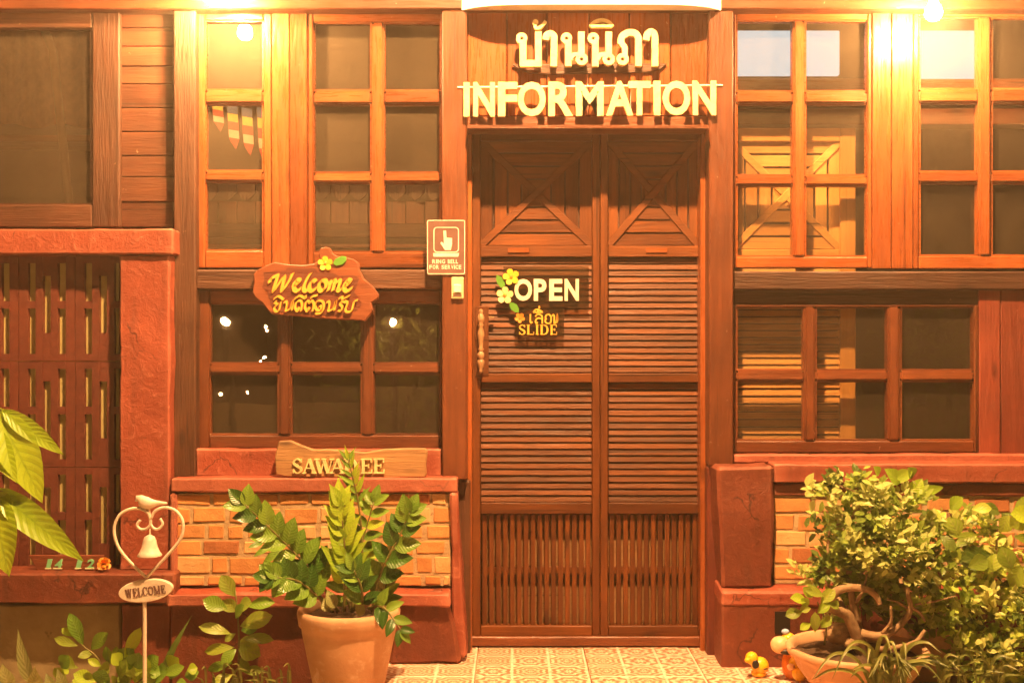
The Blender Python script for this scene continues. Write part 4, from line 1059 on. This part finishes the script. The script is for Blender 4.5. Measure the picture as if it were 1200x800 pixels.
# ------------------------------------------------------------------ plants
def leaf_mesh(name, wr, fold=.25, bend=.25, nl=7, shape='ovate', mat=None):
    """unit leaf along +Y, width ratio wr; u in -1..1, v in 0..1"""
    bm = bmesh.new(); uv = bm.loops.layers.uv.new('UVMap'); rows = []
    for i in range(nl + 1):
        t = i / nl
        if shape == 'ovate': w = (math.sin(math.pi * t ** .8) ** .85)
        elif shape == 'obovate': w = math.sin(math.pi * t ** 1.35) ** .7
        elif shape == 'lance': w = (math.sin(math.pi * t ** .62)) ** 1.15
        else: w = min(1, 5 * t) * (1 - t ** 2.2) ** .8
        w = max(w, 0.02 if t < .99 else .004) * wr / 2
        z = -bend * t * t; y = t * (1 - .12 * bend * t)
        rows.append([(bm.verts.new((k * w, y + (0 if k == 0 else -.02), z + abs(k) * w * fold * (1.2 if abs(k) == 1 else 1))), k, t) for k in (-1, -.5, 0, .5, 1)])
    for i in range(nl):
        for k in range(4):
            q = [rows[i][k], rows[i][k + 1], rows[i + 1][k + 1], rows[i + 1][k]]
            f = bm.faces.new([a[0] for a in q]); f.smooth = True
            for lp, a in zip(f.loops, q): lp[uv].uv = (a[1], a[2])
    me = bpy.data.meshes.new(name); bm.to_mesh(me); bm.free()
    if mat: me.materials.append(mat)
    return me
LM = {}
def lm(shape, wr, fold, bend, mat):
    k = (shape, round(wr, 2), fold, bend, mat)
    if k not in LM: LM[k] = leaf_mesh('leaf', wr, fold, bend, 7, shape, M[mat])
    return LM[k]
def leaf_matrix(base, tip, nrm, roll=0):
    y = (tip - base); L = y.length; y = y.normalized()
    z = (nrm - y * nrm.dot(y)); z = z.normalized() if z.length > 1e-5 else y.orthogonal().normalized()
    x = y.cross(z).normalized(); z = x.cross(y)
    m = Matrix((x, y, z)).transposed()
    if roll: m = Matrix.Rotation(roll, 3, y) @ m
    return m, L
def put_leaf(parent, base, tip, me, nrm=Vector((0, -.8, .6)), roll=0, name='leaf'):
    m, L = leaf_matrix(base, tip, nrm, roll)
    o = link(bpy.data.objects.new(name, me), parent, base)
    o.rotation_mode = 'QUATERNION'; o.rotation_quaternion = m.to_quaternion(); o.scale = (L, L, L)
    return o
def px_leaf(parent, b, t, w, d, mat, shape='ovate', dt=0, fold=.25, bend=.2, nrm=(0, -.85, .5)):
    """leaf from photo pixel b to t at depth d (tip dt nearer), w px wide"""
    B, T_ = W(b[0], b[1], d), W(t[0], t[1], d + dt)
    wr = w / max(4, math.hypot(t[0] - b[0], t[1] - b[1])); wr = round(min(1.1, wr) * 8) / 8 or .125
    n = Vector(nrm) + Vector((R.uniform(-.35, .35), R.uniform(-.1, .1), R.uniform(-.3, .3)))
    return put_leaf(parent, B, T_, lm(shape, wr, fold, bend, mat), n)

# flower pot in front of the brick panel
def pot(name, label, px, py_rim, rpx, d, hgt, taper, parent_mat='terracotta', bowl=False):
    c = W(px, py_rim, d); k = PX * (DIST - d) / DIST; r = rpx * k
    t = thing(name, label, 'pot', (c.x, c.y, c.z - hgt))
    bm = bmesh.new(); rb_ = r * taper
    if bowl: prof = [(rb_ * .2, -hgt), (rb_, -hgt), (rb_ * 1.25, -hgt * .75), (r * .86, -hgt * .42), (r * .93, -hgt * .18), (r, -hgt * .14), (r * 1.02, -.004), (r * .99, .003), (r * .92, 0), (r * .9, -.03)]
    else: prof = [(rb_ * .2, -hgt), (rb_, -hgt), (rb_ * 1.05, -hgt * .95), (r * .93, -.075), (r * .935, -.058), (r * .99, -.05), (r * 1.02, -.012), (r * 1.0, .002), (r * .93, .003), (r * .9, -.03)]
    add_lathe(bm, prof, c, 40, False); mesh('vessel', bm, M[parent_mat], t, smooth=True)
    bm = bmesh.new(); add_lathe(bm, [(r * .905, -.03), (r * .6, -.022), (r * .3, -.026), (.002, -.02)], c, 28, False)
    for v in bm.verts: v.co.z += R.uniform(-.006, .006)
    mesh('soil', bm, M['soil'], t, smooth=True)
    return t, c, r
DP = .52
pt, pc, pr = pot('flower_pot', 'tall terracotta pot before the left brick panel', 409, 712, 59, DP, W(409, 712, DP).z - .0, .68)
zz = thing('zz_plant', 'glossy green plant with feathery stems in the tall terracotta pot', 'plant', (pc.x, pc.y, pc.z - .03))
def zz_stem(pts, n, L, w, mat, t0=.3, spread=58, dj=.02, shape='ovate', tipleaf=True, fold=.3, face=(0, -1, .35), r0=.006, one=0):
    P = smooth_pts([W(*p) for p in pts], 8)
    bm = bmesh.new(); add_tube(bm, P, [r0, .0022], 7); mesh('stem', bm, M['stemg'], zz, smooth=True)
    m = len(P) - 1
    for i in range(n):
        f = t0 + (1 - t0) * i / max(1, n - 1) * .97; x = f * m; a = min(int(x), m - 1)
        p = P[a].lerp(P[a + 1], x - a); tg = (P[a + 1] - P[a]).normalized()
        fc = Vector(face).normalized(); side = tg.cross(fc).normalized()
        for s_ in (-1, 1):
            if one and s_ == -one and i % 2: continue
            ang = rad(spread * (1 - .35 * i / n) + R.uniform(-8, 8)); ll = L * (1 - .35 * (i / n)) * R.uniform(.88, 1.1) * PX
            dr = (tg * math.cos(ang) + side * s_ * math.sin(ang) + fc * R.uniform(-.05, .35)).normalized()
            mm = mat if isinstance(mat, str) else R.choice(mat)
            put_leaf(zz, p, p + dr * ll, lm(shape, w, fold, .18, mm), fc + Vector((R.uniform(-.4, .4), 0, R.uniform(0, .5))))
    if tipleaf: put_leaf(zz, P[-1], P[-1] + (P[-1] - P[-3]).normalized() * L * .7 * PX, lm(shape, w, fold, .18, mat if isinstance(mat, str) else mat[0]), Vector(face))
zz_stem([(396, 716, DP), (372, 678, DP + .02), (332, 634, DP + .05), (286, 590, DP + .08)], 9, 33, .625, ['zz_dark', 'zz_mid', 'zz_mid'], .3, 66)
zz_stem([(403, 716, DP + .03), (405, 655, DP + .06), (399, 590, DP + .06)], 9, 40, .5, 'zz_lime', .28, 36, shape='lance')
zz_stem([(412, 716, DP - .02), (424, 650, DP - .03), (420, 590, DP - .03), (408, 538, DP - .02)], 6, 24, .25, ['zz_lime', 'zz_mid'], .68, 42, shape='lance')
zz_stem([(414, 716, DP - .03), (420, 655, DP - .05), (438, 588, DP - .05)], 8, 29, .5, ['zz_mid', 'zz_mid', 'zz_lime'], .3, 70, shape='ovate')
zz_stem([(436, 716, DP), (446, 672, DP + .03), (468, 628, DP + .04), (480, 600, DP + .04)], 6, 31, .625, ['zz_mid', 'zz_dark', 'zz_mid'], .3, 60)
zz_stem([(390, 716, DP + .04), (352, 682, DP + .10), (318, 676, DP + .14)], 7, 28, .75, ['zz_dark', 'zz_mid'], .25, 62)
zz_stem([(432, 712, DP + .05), (450, 712, DP + .12), (470, 738, DP + .17)], 4, 24, .5, ['zz_mid', 'zz_dark'], .35, 60)
zz_stem([(388, 716, DP - .04), (345, 655, DP - .09), (308, 635, DP - .1)], 3, 24, .375, ['zz_mid'], .7, 55, r0=.004)
zz_stem([(425, 716, DP + .06), (424, 690, DP + .1), (415, 668, DP + .11)], 4, 30, .5, ['zz_mid', 'zz_dark'], .2, 55)
zz_stem([(445, 716, DP - .02), (452, 690, DP - .01), (455, 655, DP - .01)], 5, 26, .5, ['pale_leaf', 'zz_mid', 'pale_leaf'], .2, 50)
zz_stem([(412, 716, DP - .04), (404, 690, DP - .06), (400, 650, DP - .06)], 4, 26, .5, ['pale_leaf', 'zz_mid'], .2, 50)
for b, t in (((392, 712), (384, 690)), ((426, 708), (418, 722)), ((440, 712), (452, 690)), ((386, 716), (378, 700))):
    px_leaf(zz, b, t, 14, DP + .08, R.choice(['zz_mid', 'pale_leaf']))

# big ribbed leaves reaching in from the left
DC = 1.0
cf = thing('ribbed_leaf_plant', 'tall plant with large ribbed yellow-green leaves at the left edge', 'plant', (W(-60, 800, DC).x, -DC, -.11))
bm = bmesh.new(); add_tube(bm, smooth_pts([Vector((W(-60, 800, DC).x, -DC, -.12)), W(-50, 650, DC), W(-42, 520, DC), W(-35, 440, DC)], 5), [.012, .006], 8); mesh('stem', bm, M['bark'], cf, smooth=True)
for b, t, w, dd in (((-6, 478), (53, 587), 44, .05), ((2, 480), (75, 532), 18, 0), ((-14, 500), (16, 562), 24, .08), ((-8, 572), (95, 656), 34, .05), ((8, 574), (53, 630), 20, .02), ((-6, 582), (2, 674), 42, .1), ((-40, 470), (-90, 560), 40, 0), ((-45, 560), (-110, 640), 40, 0), ((-36, 445), (-60, 380), 30, 0)):
    bm = bmesh.new(); add_tube(bm, [W(-42, b[1] + 6, DC), W(b[0], b[1], DC)], .003, 6); mesh('leaf_stalk', bm, M['stemg'], cf)
    px_leaf(cf, b, t, w, DC, 'coffee', 'ovate', dd, .3, .22)

# bed plants, lower left
def bed_plant(name, label, base, leaves, d, mats, stems=(), shape='ovate'):
    b = W(base[0], base[1], d)
    t = thing(name, label, 'plant', (b.x, -d, -.11))
    root = Vector((b.x, -d, -.12))
    for s_ in stems:
        bm = bmesh.new(); P = smooth_pts([root] + [W(p[0], p[1], d) for p in s_], 5); add_tube(bm, P, [.005, .002], 6); mesh('stem', bm, M['stemg'], t, smooth=True)
    for i, (a, c_, w) in enumerate(leaves):
        px_leaf(t, a, c_, w, d + R.uniform(-.03, .05), mats[i % len(mats)], shape, R.uniform(0, .05), .2, .2)
    return t
bed_plant('round_leaf_plant', 'low plant with rounded light green leaves left of the heart stake', (120, 800),
    [((97, 755), (82, 719), 14), ((91, 756), (62, 747), 13), ((86, 745), (71, 735), 8), ((107, 760), (122, 742), 11), ((110, 764), (92, 768), 10), ((118, 780), (104, 772), 9), ((130, 778), (122, 758), 11), ((135, 778), (136, 758), 10), ((112, 798), (86, 788), 18), ((118, 802), (120, 786), 16), ((92, 782), (76, 778), 7),
     ((146, 770), (164, 736), 16), ((140, 784), (152, 762), 18), ((158, 794), (142, 772), 18), ((166, 792), (168, 770), 16), ((192, 790), (214, 780), 13), ((176, 800), (190, 784), 14), ((100, 806), (84, 798), 14), ((150, 806), (138, 794), 16), ((180, 806), (172, 790), 14)] + [((x, y), (x + dx, y + dy), R.uniform(12, 18)) for x, y, dx, dy in [(R.uniform(55, 225), R.uniform(778, 804), R.uniform(-22, 22), R.uniform(-20, 4)) for _ in range(30)]], .62, ['zz_mid', 'shrub', 'zz_lime'], [[(118, 780), (96, 755)], [(140, 790), (150, 765)], [(160, 800), (190, 790)]], 'obovate')
bed_plant('blade_leaf_plant', 'single broad grey-green blade leaf beside the heart stake', (187, 805), [((187, 800), (213, 720), 15), ((183, 805), (205, 745), 9)], .5, ['shrub_dark'], [[(187, 800)]], 'lance')
bed_plant('pale_fleshy_plant', 'pale fleshy curved leaves at the bottom left corner', (28, 810),
    [((36, 800), (14, 738), 18), ((10, 806), (2, 778), 20), ((44, 806), (38, 784), 14), ((62, 806), (52, 788), 12), ((74, 806), (68, 784), 12)], .7, ['pale_leaf'], [[(36, 800)], [(62, 806)]], 'lance')
bed_plant('oval_leaf_plant', 'upright plant with pairs of oval pale green leaves left of the tall pot', (278, 810),
    [((275, 698), (259, 674), 17), ((266, 713), (238, 702), 19), ((277, 716), (262, 703), 14), ((279, 713), (291, 704), 11), ((290, 710), (320, 702), 14), ((282, 733), (317, 720), 17), ((270, 742), (232, 730), 16), ((283, 738), (301, 732), 13), ((284, 748), (320, 746), 14), ((274, 758), (236, 761), 15), ((277, 760), (258, 777), 17), ((280, 758), (303, 766), 19), ((282, 770), (290, 788), 13), ((272, 776), (240, 784), 14), ((276, 742), (262, 750), 11), ((280, 752), (292, 756), 12), ((276, 724), (282, 708), 10), ((272, 790), (250, 800), 14), ((284, 786), (308, 784), 13)],
    .55, ['shrub', 'zz_mid', 'shrub'], [[(280, 750), (276, 692)]], 'obovate')
def grass_tuft(name, label, base, blades, d, w=3.2, mat='grass'):
    b = W(base[0], base[1], d); t = thing(name, label, 'plant', (b.x, -d, min(b.z, -.0)))
    for i, pts in enumerate(blades):
        P = smooth_pts([W(p[0], p[1], d + p[2] if len(p) > 2 else d) for p in pts], 6); m = len(P)
        bm = bmesh.new(); uv = bm.loops.layers.uv.new('UVMap'); k = PX * w; rows = []
        for j, p in enumerate(P):
            tg = (P[min(j + 1, m - 1)] - P[max(j - 1, 0)]).normalized(); sd = tg.cross(Vector((0, -.75, .65))).normalized()
            f = j / (m - 1); ww = k * (.5 + .5 * min(1, f * 3)) * (1 - f ** 3) + .0004
            rows.append([bm.verts.new(p - sd * ww / 2), bm.verts.new(p + Vector((0, .002, -.0015))), bm.verts.new(p + sd * ww / 2)])
        for j in range(m - 1):
            for q in range(2):
                f_ = bm.faces.new((rows[j][q], rows[j][q + 1], rows[j + 1][q + 1], rows[j + 1][q])); f_.smooth = True
                for lp in f_.loops: lp[uv].uv = (.5, .5)
        mesh('blade', bm, M[mat], t)
    return t
bl = []
for i in range(26):
    x = R.uniform(232, 345); h = R.uniform(10, 38); l = R.uniform(-26, 26)
    bl.append([(x, 812, 0), (x + l * .3, 808 - h * .8, .02), (x + l, 806 - h * R.uniform(.6, 1.0), .05)])
grass_tuft('grass_tuft', 'thin grass blades at the foot of the oval-leaf plant', (285, 815), bl, .62, 2.6)

# ---- right: bowl pot with twisted tree
DB = .62
bp, bc, br = pot('bonsai_bowl', 'wide terracotta bowl holding the twisted little tree', 1004, 757, 80, DB, W(1004, 757, DB).z, .55, bowl=True)
tr = thing('twisted_tree', 'small tree with looping bare roots and leafy crown in the terracotta bowl', 'tree', (bc.x, bc.y, bc.z - .03))
def branch(pts, r, name='branch', par=tr, mat='bark', n=8):
    bm = bmesh.new(); add_tube(bm, smooth_pts([W(*p) for p in pts], 6), r, n)
    for v in bm.verts: v.co += Vector((R.uniform(-1, 1), R.uniform(-1, 1), R.uniform(-1, 1))) * .0008
    return mesh(name, bm, M[mat], par, smooth=True)
branch([(1010, 765, DB), (1004, 745, DB + .02), (994, 722, DB + .03), (985, 716, DB + .04), (976, 712, DB + .05), (975, 700, DB + .05), (983, 691, DB + .05), (1000, 688, DB + .05), (1018, 691, DB + .06), (1028, 700, DB + .06), (1031, 708, DB + .06)], [.022, .009], 'trunk')
branch([(992, 722, DB + .03), (986, 708, DB + .02), (982, 700, DB + .0)], [.012, .008])
branch([(1012, 762, DB), (1004, 725, DB - .02), (997, 690, DB - .03), (994, 640, DB - .04), (1000, 600, DB - .04)], [.016, .006], 'trunk')
branch([(1010, 742, DB + .02), (1026, 745, DB + .04), (1044, 740, DB + .05), (1060, 726, DB + .05), (1067, 712, DB + .05), (1064, 696, DB + .04), (1063, 680, DB + .03)], [.016, .006])
branch([(1034, 742, DB + .05), (1044, 728, DB + .07), (1044, 710, DB + .08)], [.007, .004])
branch([(1063, 712, DB + .05), (1052, 705, DB + .05), (1040, 702, DB + .05)], [.005, .003])
branch([(1067, 710, DB + .05), (1078, 718, DB + .06), (1084, 727, DB + .06)], [.007, .004])
branch([(1028, 760, DB + .06), (1050, 758, DB + .08), (1072, 752, DB + .09), (1084, 738, DB + .08)], [.010, .006])
branch([(1003, 706, DB + .02), (1012, 690, DB + .03), (1016, 672, DB + .02)], [.006, .003])
branch([(971, 690, DB), (970, 650, DB - .02), (975, 618, DB - .02), (1000, 612, DB - .02)], [.006, .003])
branch([(1012, 672, DB + .04), (1022, 660, DB + .05), (1016, 650, DB + .05)], [.005, .003])
branch([(1072, 708, DB + .04), (1095, 704, DB + .05), (1120, 698, DB + .06)], [.004, .002])
bm = bmesh.new(); add_ball(bm, W(984, 742, DB - .02), (.048, .045, .036), None, 16, 10); add_ball(bm, W(998, 752, DB + .01), (.03, .03, .022), None, 12, 8)
for v in bm.verts: v.co += Vector((R.uniform(-1, 1), R.uniform(-1, 1), R.uniform(-1, 1))) * .003
mesh('swollen_root', bm, M['bark'], tr, smooth=True)
# small leafy sprig left of the roots
sprig = thing('bowl_sprig', 'light green round-leaved sprig growing at the left rim of the bowl', 'plant', W(965, 750, DB + .03))
bm = bmesh.new(); add_tube(bm, smooth_pts([W(966, 755, DB + .03), W(968, 730, DB + .05), W(958, 705, DB + .05)], 5), [.004, .002], 6); mesh('stem', bm, M['stemg'], sprig, smooth=True)
for a, c_, w in (((940, 716), (921, 720), 12), ((946, 704), (928, 698), 12), ((952, 700), (943, 688), 10), ((966, 698), (944, 688), 12), ((962, 706), (978, 690), 14), ((950, 712), (938, 714), 8), ((958, 718), (972, 706), 12), ((955, 740), (956, 718), 11), ((962, 735), (974, 722), 11), ((950, 730), (938, 736), 9), ((970, 702), (984, 712), 12), ((948, 708), (940, 702), 8)):
    px_leaf(sprig, a, c_, w, DB + .06, R.choice(['zz_lime', 'shrub', 'zz_lime']), 'obovate', .02)

# crown of the twisted tree and the shrubs beside it
def foliage(name, parent, blobs, n, size, mats, d, label=None):
    """leaves in clumps spread through the crown volume; one mesh per leaf colour"""
    bms = {m_: bmesh.new() for m_ in mats}
    uvl = {m_: bms[m_].loops.layers.uv.new('UVMap') for m_ in mats}
    tot = sum(b[2] * b[3] for b in blobs)
    for (bx, by, rx, ry, dd, rd) in blobs:
        cnt = int(n * rx * ry / tot); ncl = max(2, cnt // 16)
        for c_ in range(ncl):
            while True:
                q = Vector((R.uniform(-1, 1), R.uniform(-1, 1), R.uniform(-1, 1)))
                if .2 < q.length < 1: break
            ctr = W(bx + q.x * rx, by + q.z * ry, d + dd + q.y * rd)
            ax = Vector((q.x, -.5 + R.uniform(-.5, .3), -q.z + .5)).normalized()
            mm = R.choices(mats, (2.6, 3.2, 1.2, 2.8))[0]; bmx = bms[mm]
            for j in range(cnt // ncl):
                t = R.uniform(-1, 1) * .036
                p = ctr + ax * t + Vector((R.gauss(0, .010), R.gauss(0, .010), R.gauss(0, .010)))
                dr = (ax * .7 + Vector((R.uniform(-1, 1), R.uniform(-1, .6), R.uniform(-.8, 1)))).normalized()
                nn = Vector((R.uniform(-.5, .5), -.6, .7)); L = size * R.uniform(.6, 1.25) * PX; wd2 = L * R.uniform(.2, .3)
                m3, _ = leaf_matrix(p, p + dr * L, nn); X, Y, Zv = m3.col[0], m3.col[1], m3.col[2]
                a = bmx.verts.new(p); e = bmx.verts.new(p + Y * L - Zv * L * .15)
                l1 = bmx.verts.new(p + Y * L * .35 + X * wd2 + Zv * L * .06); r1 = bmx.verts.new(p + Y * L * .35 - X * wd2 + Zv * L * .06)
                l2 = bmx.verts.new(p + Y * L * .72 + X * wd2 * .8 - Zv * L * .02); r2 = bmx.verts.new(p + Y * L * .72 - X * wd2 * .8 - Zv * L * .02)
                m1 = bmx.verts.new(p + Y * L * .35); m2 = bmx.verts.new(p + Y * L * .72 - Zv * L * .07)
                for fv, uvs in (((a, m1, l1), ((0, 0), (0, .35), (1, .35))), ((a, r1, m1), ((0, 0), (-1, .35), (0, .35))), ((l1, m1, m2, l2), ((1, .35), (0, .35), (0, .72), (1, .72))), ((m1, r1, r2, m2), ((0, .35), (-1, .35), (-1, .72), (0, .72))), ((l2, m2, e), ((1, .72), (0, .72), (0, 1))), ((m2, r2, e), ((0, .72), (-1, .72), (0, 1)))):
                    f = bmx.faces.new(fv)
                    for lp, q2 in zip(f.loops, uvs): lp[uvl[mm]].uv = q2
    for m_ in mats: tag(mesh(name, bms[m_], M[m_], parent, smooth=True), kind='stuff')
SH = ['shrub', 'shrub', 'shrub_pale', 'shrub_dark', 'zz_mid']
SHM = ['shrub', 'shrub_pale', 'shrub_dark', 'shrub_lime']
foliage('foliage', tr, [(1010, 640, 62, 50, 0, .16), (1045, 605, 48, 38, 0, .14), (985, 665, 48, 26, .03, .1), (1000, 572, 40, 17, .04, .06), (972, 563, 26, 9, .05, .04), (1065, 650, 50, 46, .04, .16), (950, 668, 26, 9, .04, .05), (1005, 705, 44, 26, -.06, .06), (1060, 695, 44, 34, -.05, .1)], 3700, 11, SHM, DB - .06)
for pts in ([(1000, 600, DB - .04), (1020, 585, DB - .02), (1000, 575, DB), (965, 562, DB)], [(1000, 600, DB - .04), (1030, 580, DB - .04), (1048, 560, DB - .02)], [(996, 650, DB - .04), (960, 668, DB), (940, 670, DB)], [(1000, 600, DB - .04), (1050, 620, DB - .02), (1075, 640, DB)]):
    branch(pts, [.004, .0015])
for a, c_, w in (((1054, 566), (1040, 548), 16), ((1050, 560), (1070, 552), 15), ((1070, 558), (1066, 548), 12), ((1068, 582), (1080, 560), 20), ((1074, 578), (1108, 570), 15), ((1066, 590), (1082, 576), 14), ((1030, 556), (1026, 546), 9)):
    px_leaf(tr, a, c_, w, DB, 'zz_lime', 'ovate', .02)

rs = thing('leafy_shrub', 'broad pale green shrub filling the lower right corner', 'shrub', (W(1140, 800, .55).x, -.5, 0))
for pts in ([(1140, 800, .5), (1138, 740, .5), (1110, 690, .5), (1090, 650, .5)], [(1140, 800, .5), (1150, 730, .5), (1165, 660, .5), (1170, 610, .5)], [(1140, 800, .5), (1180, 740, .52), (1215, 690, .52)]):
    branch(pts, [.009, .003], 'branch', rs)
foliage('foliage', rs, [(1120, 690, 66, 42, 0, .14), (1100, 725, 46, 26, .08, .08), (1168, 725, 54, 52, .05, .14), (1140, 635, 60, 40, -.03, .12), (1190, 780, 46, 30, .1, .08), (1145, 770, 46, 28, .08, .08), (1240, 690, 56, 80, 0, .15)], 3700, 10.5, SHM, .5)
for i in range(46):
    x, y = R.uniform(1085, 1240), R.uniform(590, 705)
    if x < 1120 and y > 640: continue
    a = R.uniform(0, 6.28); L = R.uniform(20, 34)
    px_leaf(rs, (x, y), (x + math.cos(a) * L, y + math.sin(a) * L * .8), L * R.uniform(.55, .8), .5 + R.uniform(-.05, .16), R.choice(['shrub', 'shrub', 'zz_lime', 'shrub_lime', 'shrub_dark']), 'obovate', R.uniform(-.02, .05), .25, .3)
st = branch([(1113, 760, .44), (1114, 660, .44), (1112, 601, .44)], [.012, .009], 'wooden_stake', None, 'stake')
tag(st, 'short dark wooden stake standing among the shrub leaves', 'stake')
p2, _, _ = pot('red_pot', 'reddish clay pot half hidden behind the bowl', 1085, 728, 38, .38, W(1085, 728, .38).z, .75)
bl = []
for i in range(30):
    x = R.uniform(1015, 1060); h = R.uniform(20, 62); l = R.uniform(-75, 75)
    bl.append([(x, 812, 0), (x + l * .25, 806 - h * .8, .04), (x + l * .65, 806 - h, .08), (x + l, 806 - h * R.uniform(.2, .8), .12)])
grass_tuft('spider_grass', 'arching striped grass blades in front of the terracotta bowl', (1036, 815), bl, .84, 4.2, 'grass')
bl = []
for i in range(26):
    x = R.uniform(1090, 1180); h = R.uniform(15, 50); l = R.uniform(-45, 45)
    bl.append([(x, 812, 0), (x + l * .3, 806 - h * .8, .03), (x + l, 806 - h * R.uniform(.5, 1), .07)])
grass_tuft('grass_tuft', 'thin arching grass under the lower right shrub', (1135, 815), bl, .8, 3.4)

for px, ww, lab in ((470, .9, 'dark bush by the garden wall, mirrored in the right pane'), (1120, 1.2, 'wide bush by the garden wall, mirrored in the right windows')):
    k = PX * (DIST + 7.9) / DIST; bx = (px - 600) * k
    t = thing('yard_bush', lab, 'bush', (bx, -7.9, -.11), 'bushes across the yard')
    bm = bmesh.new(); add_tube(bm, [(bx, -7.9, -.12), (bx + .03, -7.9, .6), (bx, -7.9, 1.3)], [.03, .01], 7); mesh('trunk', bm, M['bark'], t)
    bm = bmesh.new(); uv = bm.loops.layers.uv.new('UVMap')
    for i in range(700):
        q = Vector((R.gauss(0, .4), R.gauss(0, .25), R.gauss(0, .4))) * ww; p = Vector((bx, -7.9, .9)) + q
        dr = Vector((R.uniform(-1, 1), R.uniform(-.5, 1), R.uniform(-1, .6))).normalized(); m3, _ = leaf_matrix(p, p + dr, Vector((0, .7, .7))); X = m3.col[0] * .025
        f = bm.faces.new([bm.verts.new(p), bm.verts.new(p + dr * .06 + X), bm.verts.new(p + dr * .14), bm.verts.new(p + dr * .06 - X)])
    tag(mesh('crown', bm, M['shrub'], t), kind='stuff')

# ---- ceramic toys on the floor
def toy(name, label, balls, loc):
    t = thing(name, label, 'figurine', loc)
    for nm, mat, lst in balls:
        bm = bmesh.new()
        for c_, s_ in lst: add_ball(bm, c_, s_, None, 16, 10)
        mesh(nm, bm, M[mat], t, smooth=True)
    return t
u = PX * (DIST - .4) / DIST
def B(x, y, d, rx, ry, rd=None): return (W(x, y, d), (rx * u, (rd or rx) * u, ry * u))
toy('duck_figurine', 'small yellow ceramic duck on the floor by the right base wall',
    [('body', 'yellow_toy', [B(890.5, 779.5, .40, 10.5, 10.5), B(889, 788, .40, 9, 5)]), ('head', 'yellow_toy', [B(881, 770.5, .41, 7.5, 7.5), B(876, 773, .43, 3.5, 3)]),
     ('eye_patch', 'black', [B(885.5, 778, .432, 4.2, 5, 1.5)]), ('wing_mark', 'black', [B(896, 783, .425, 4, .8, 2)])], (W(890, 792, .4).x, -.4, 0))
toy('hen_figurine', 'ceramic bird with cream bill and blue cap leaning at the bowl',
    [('body', 'orange_toy', [B(929, 778, .42, 13, 19)]), ('head', 'yellow_toy', [B(924, 750, .43, 9, 9.5)]), ('bill', 'cream_toy', [B(914, 755, .46, 11, 10)]),
     ('mouth', 'black', [B(922, 763, .482, 8, 3.6, 4)]), ('cap', 'blue_toy', [B(920.5, 739.5, .43, 4.6, 3.2)])], (W(929, 796, .42).x, -.42, 0))
toy('duckling_figurine', 'tiny yellow ceramic duckling in front of the bird with blue cap',
    [('body', 'yellow_toy', [B(937, 788, .50, 9, 9.5)]), ('head', 'yellow_toy', [B(931, 776, .51, 6.5, 6.5)]), ('bill', 'cream_toy', [B(927, 781, .53, 4.5, 4)])], (W(936, 796, .5).x, -.5, 0))
# marigold on the ledge
mg = thing('marigold', 'orange marigold head lying on the ledge by the number plate', 'flower', W(121, 671, .2))
bm = bmesh.new(); c = W(121, 660, .22)
for i in range(60):
    dr = Vector((R.gauss(0, 1), R.gauss(0, .8) - .5, R.gauss(0, 1))).normalized(); L = R.uniform(.014, .03)
    m3, _ = leaf_matrix(c, c + dr, Vector((R.random(), -1, R.random()))); X = m3.col[0] * .006
    a = bm.verts.new(c + X * .3); b = bm.verts.new(c - X * .3); e = bm.verts.new(c + dr * L - X); f = bm.verts.new(c + dr * L + X); bm.faces.new((a, b, e, f))
mesh('petals', bm, M['petal_o'], mg)

# ------------------------------------------------------------------ haze added to imitate lens glow and veil
if HAZE > 0:
    m = bpy.data.materials.new('glare_haze'); m.use_nodes = True; t = m.node_tree; t.nodes.clear()
    pv = nd(t, 'VolumePrincipled'); pv.inputs['Color'].default_value = (.95, .80, .60, 1); pv.inputs['Density'].default_value = HAZE; pv.inputs['Anisotropy'].default_value = .72
    o = nd(t, 'OutputMaterial'); t.links.new(pv.outputs[0], o.inputs['Volume'])
    bm = bmesh.new(); bmesh.ops.create_cube(bm, size=1)
    for v in bm.verts: v.co = Vector((v.co.x * 124, v.co.y * 124, -1.2 + (v.co.z + .5) * 7))
    tag(mesh('haze', bm, m, None), 'thin warm haze added for lens glow around the lamps', 'haze', kind='stuff')
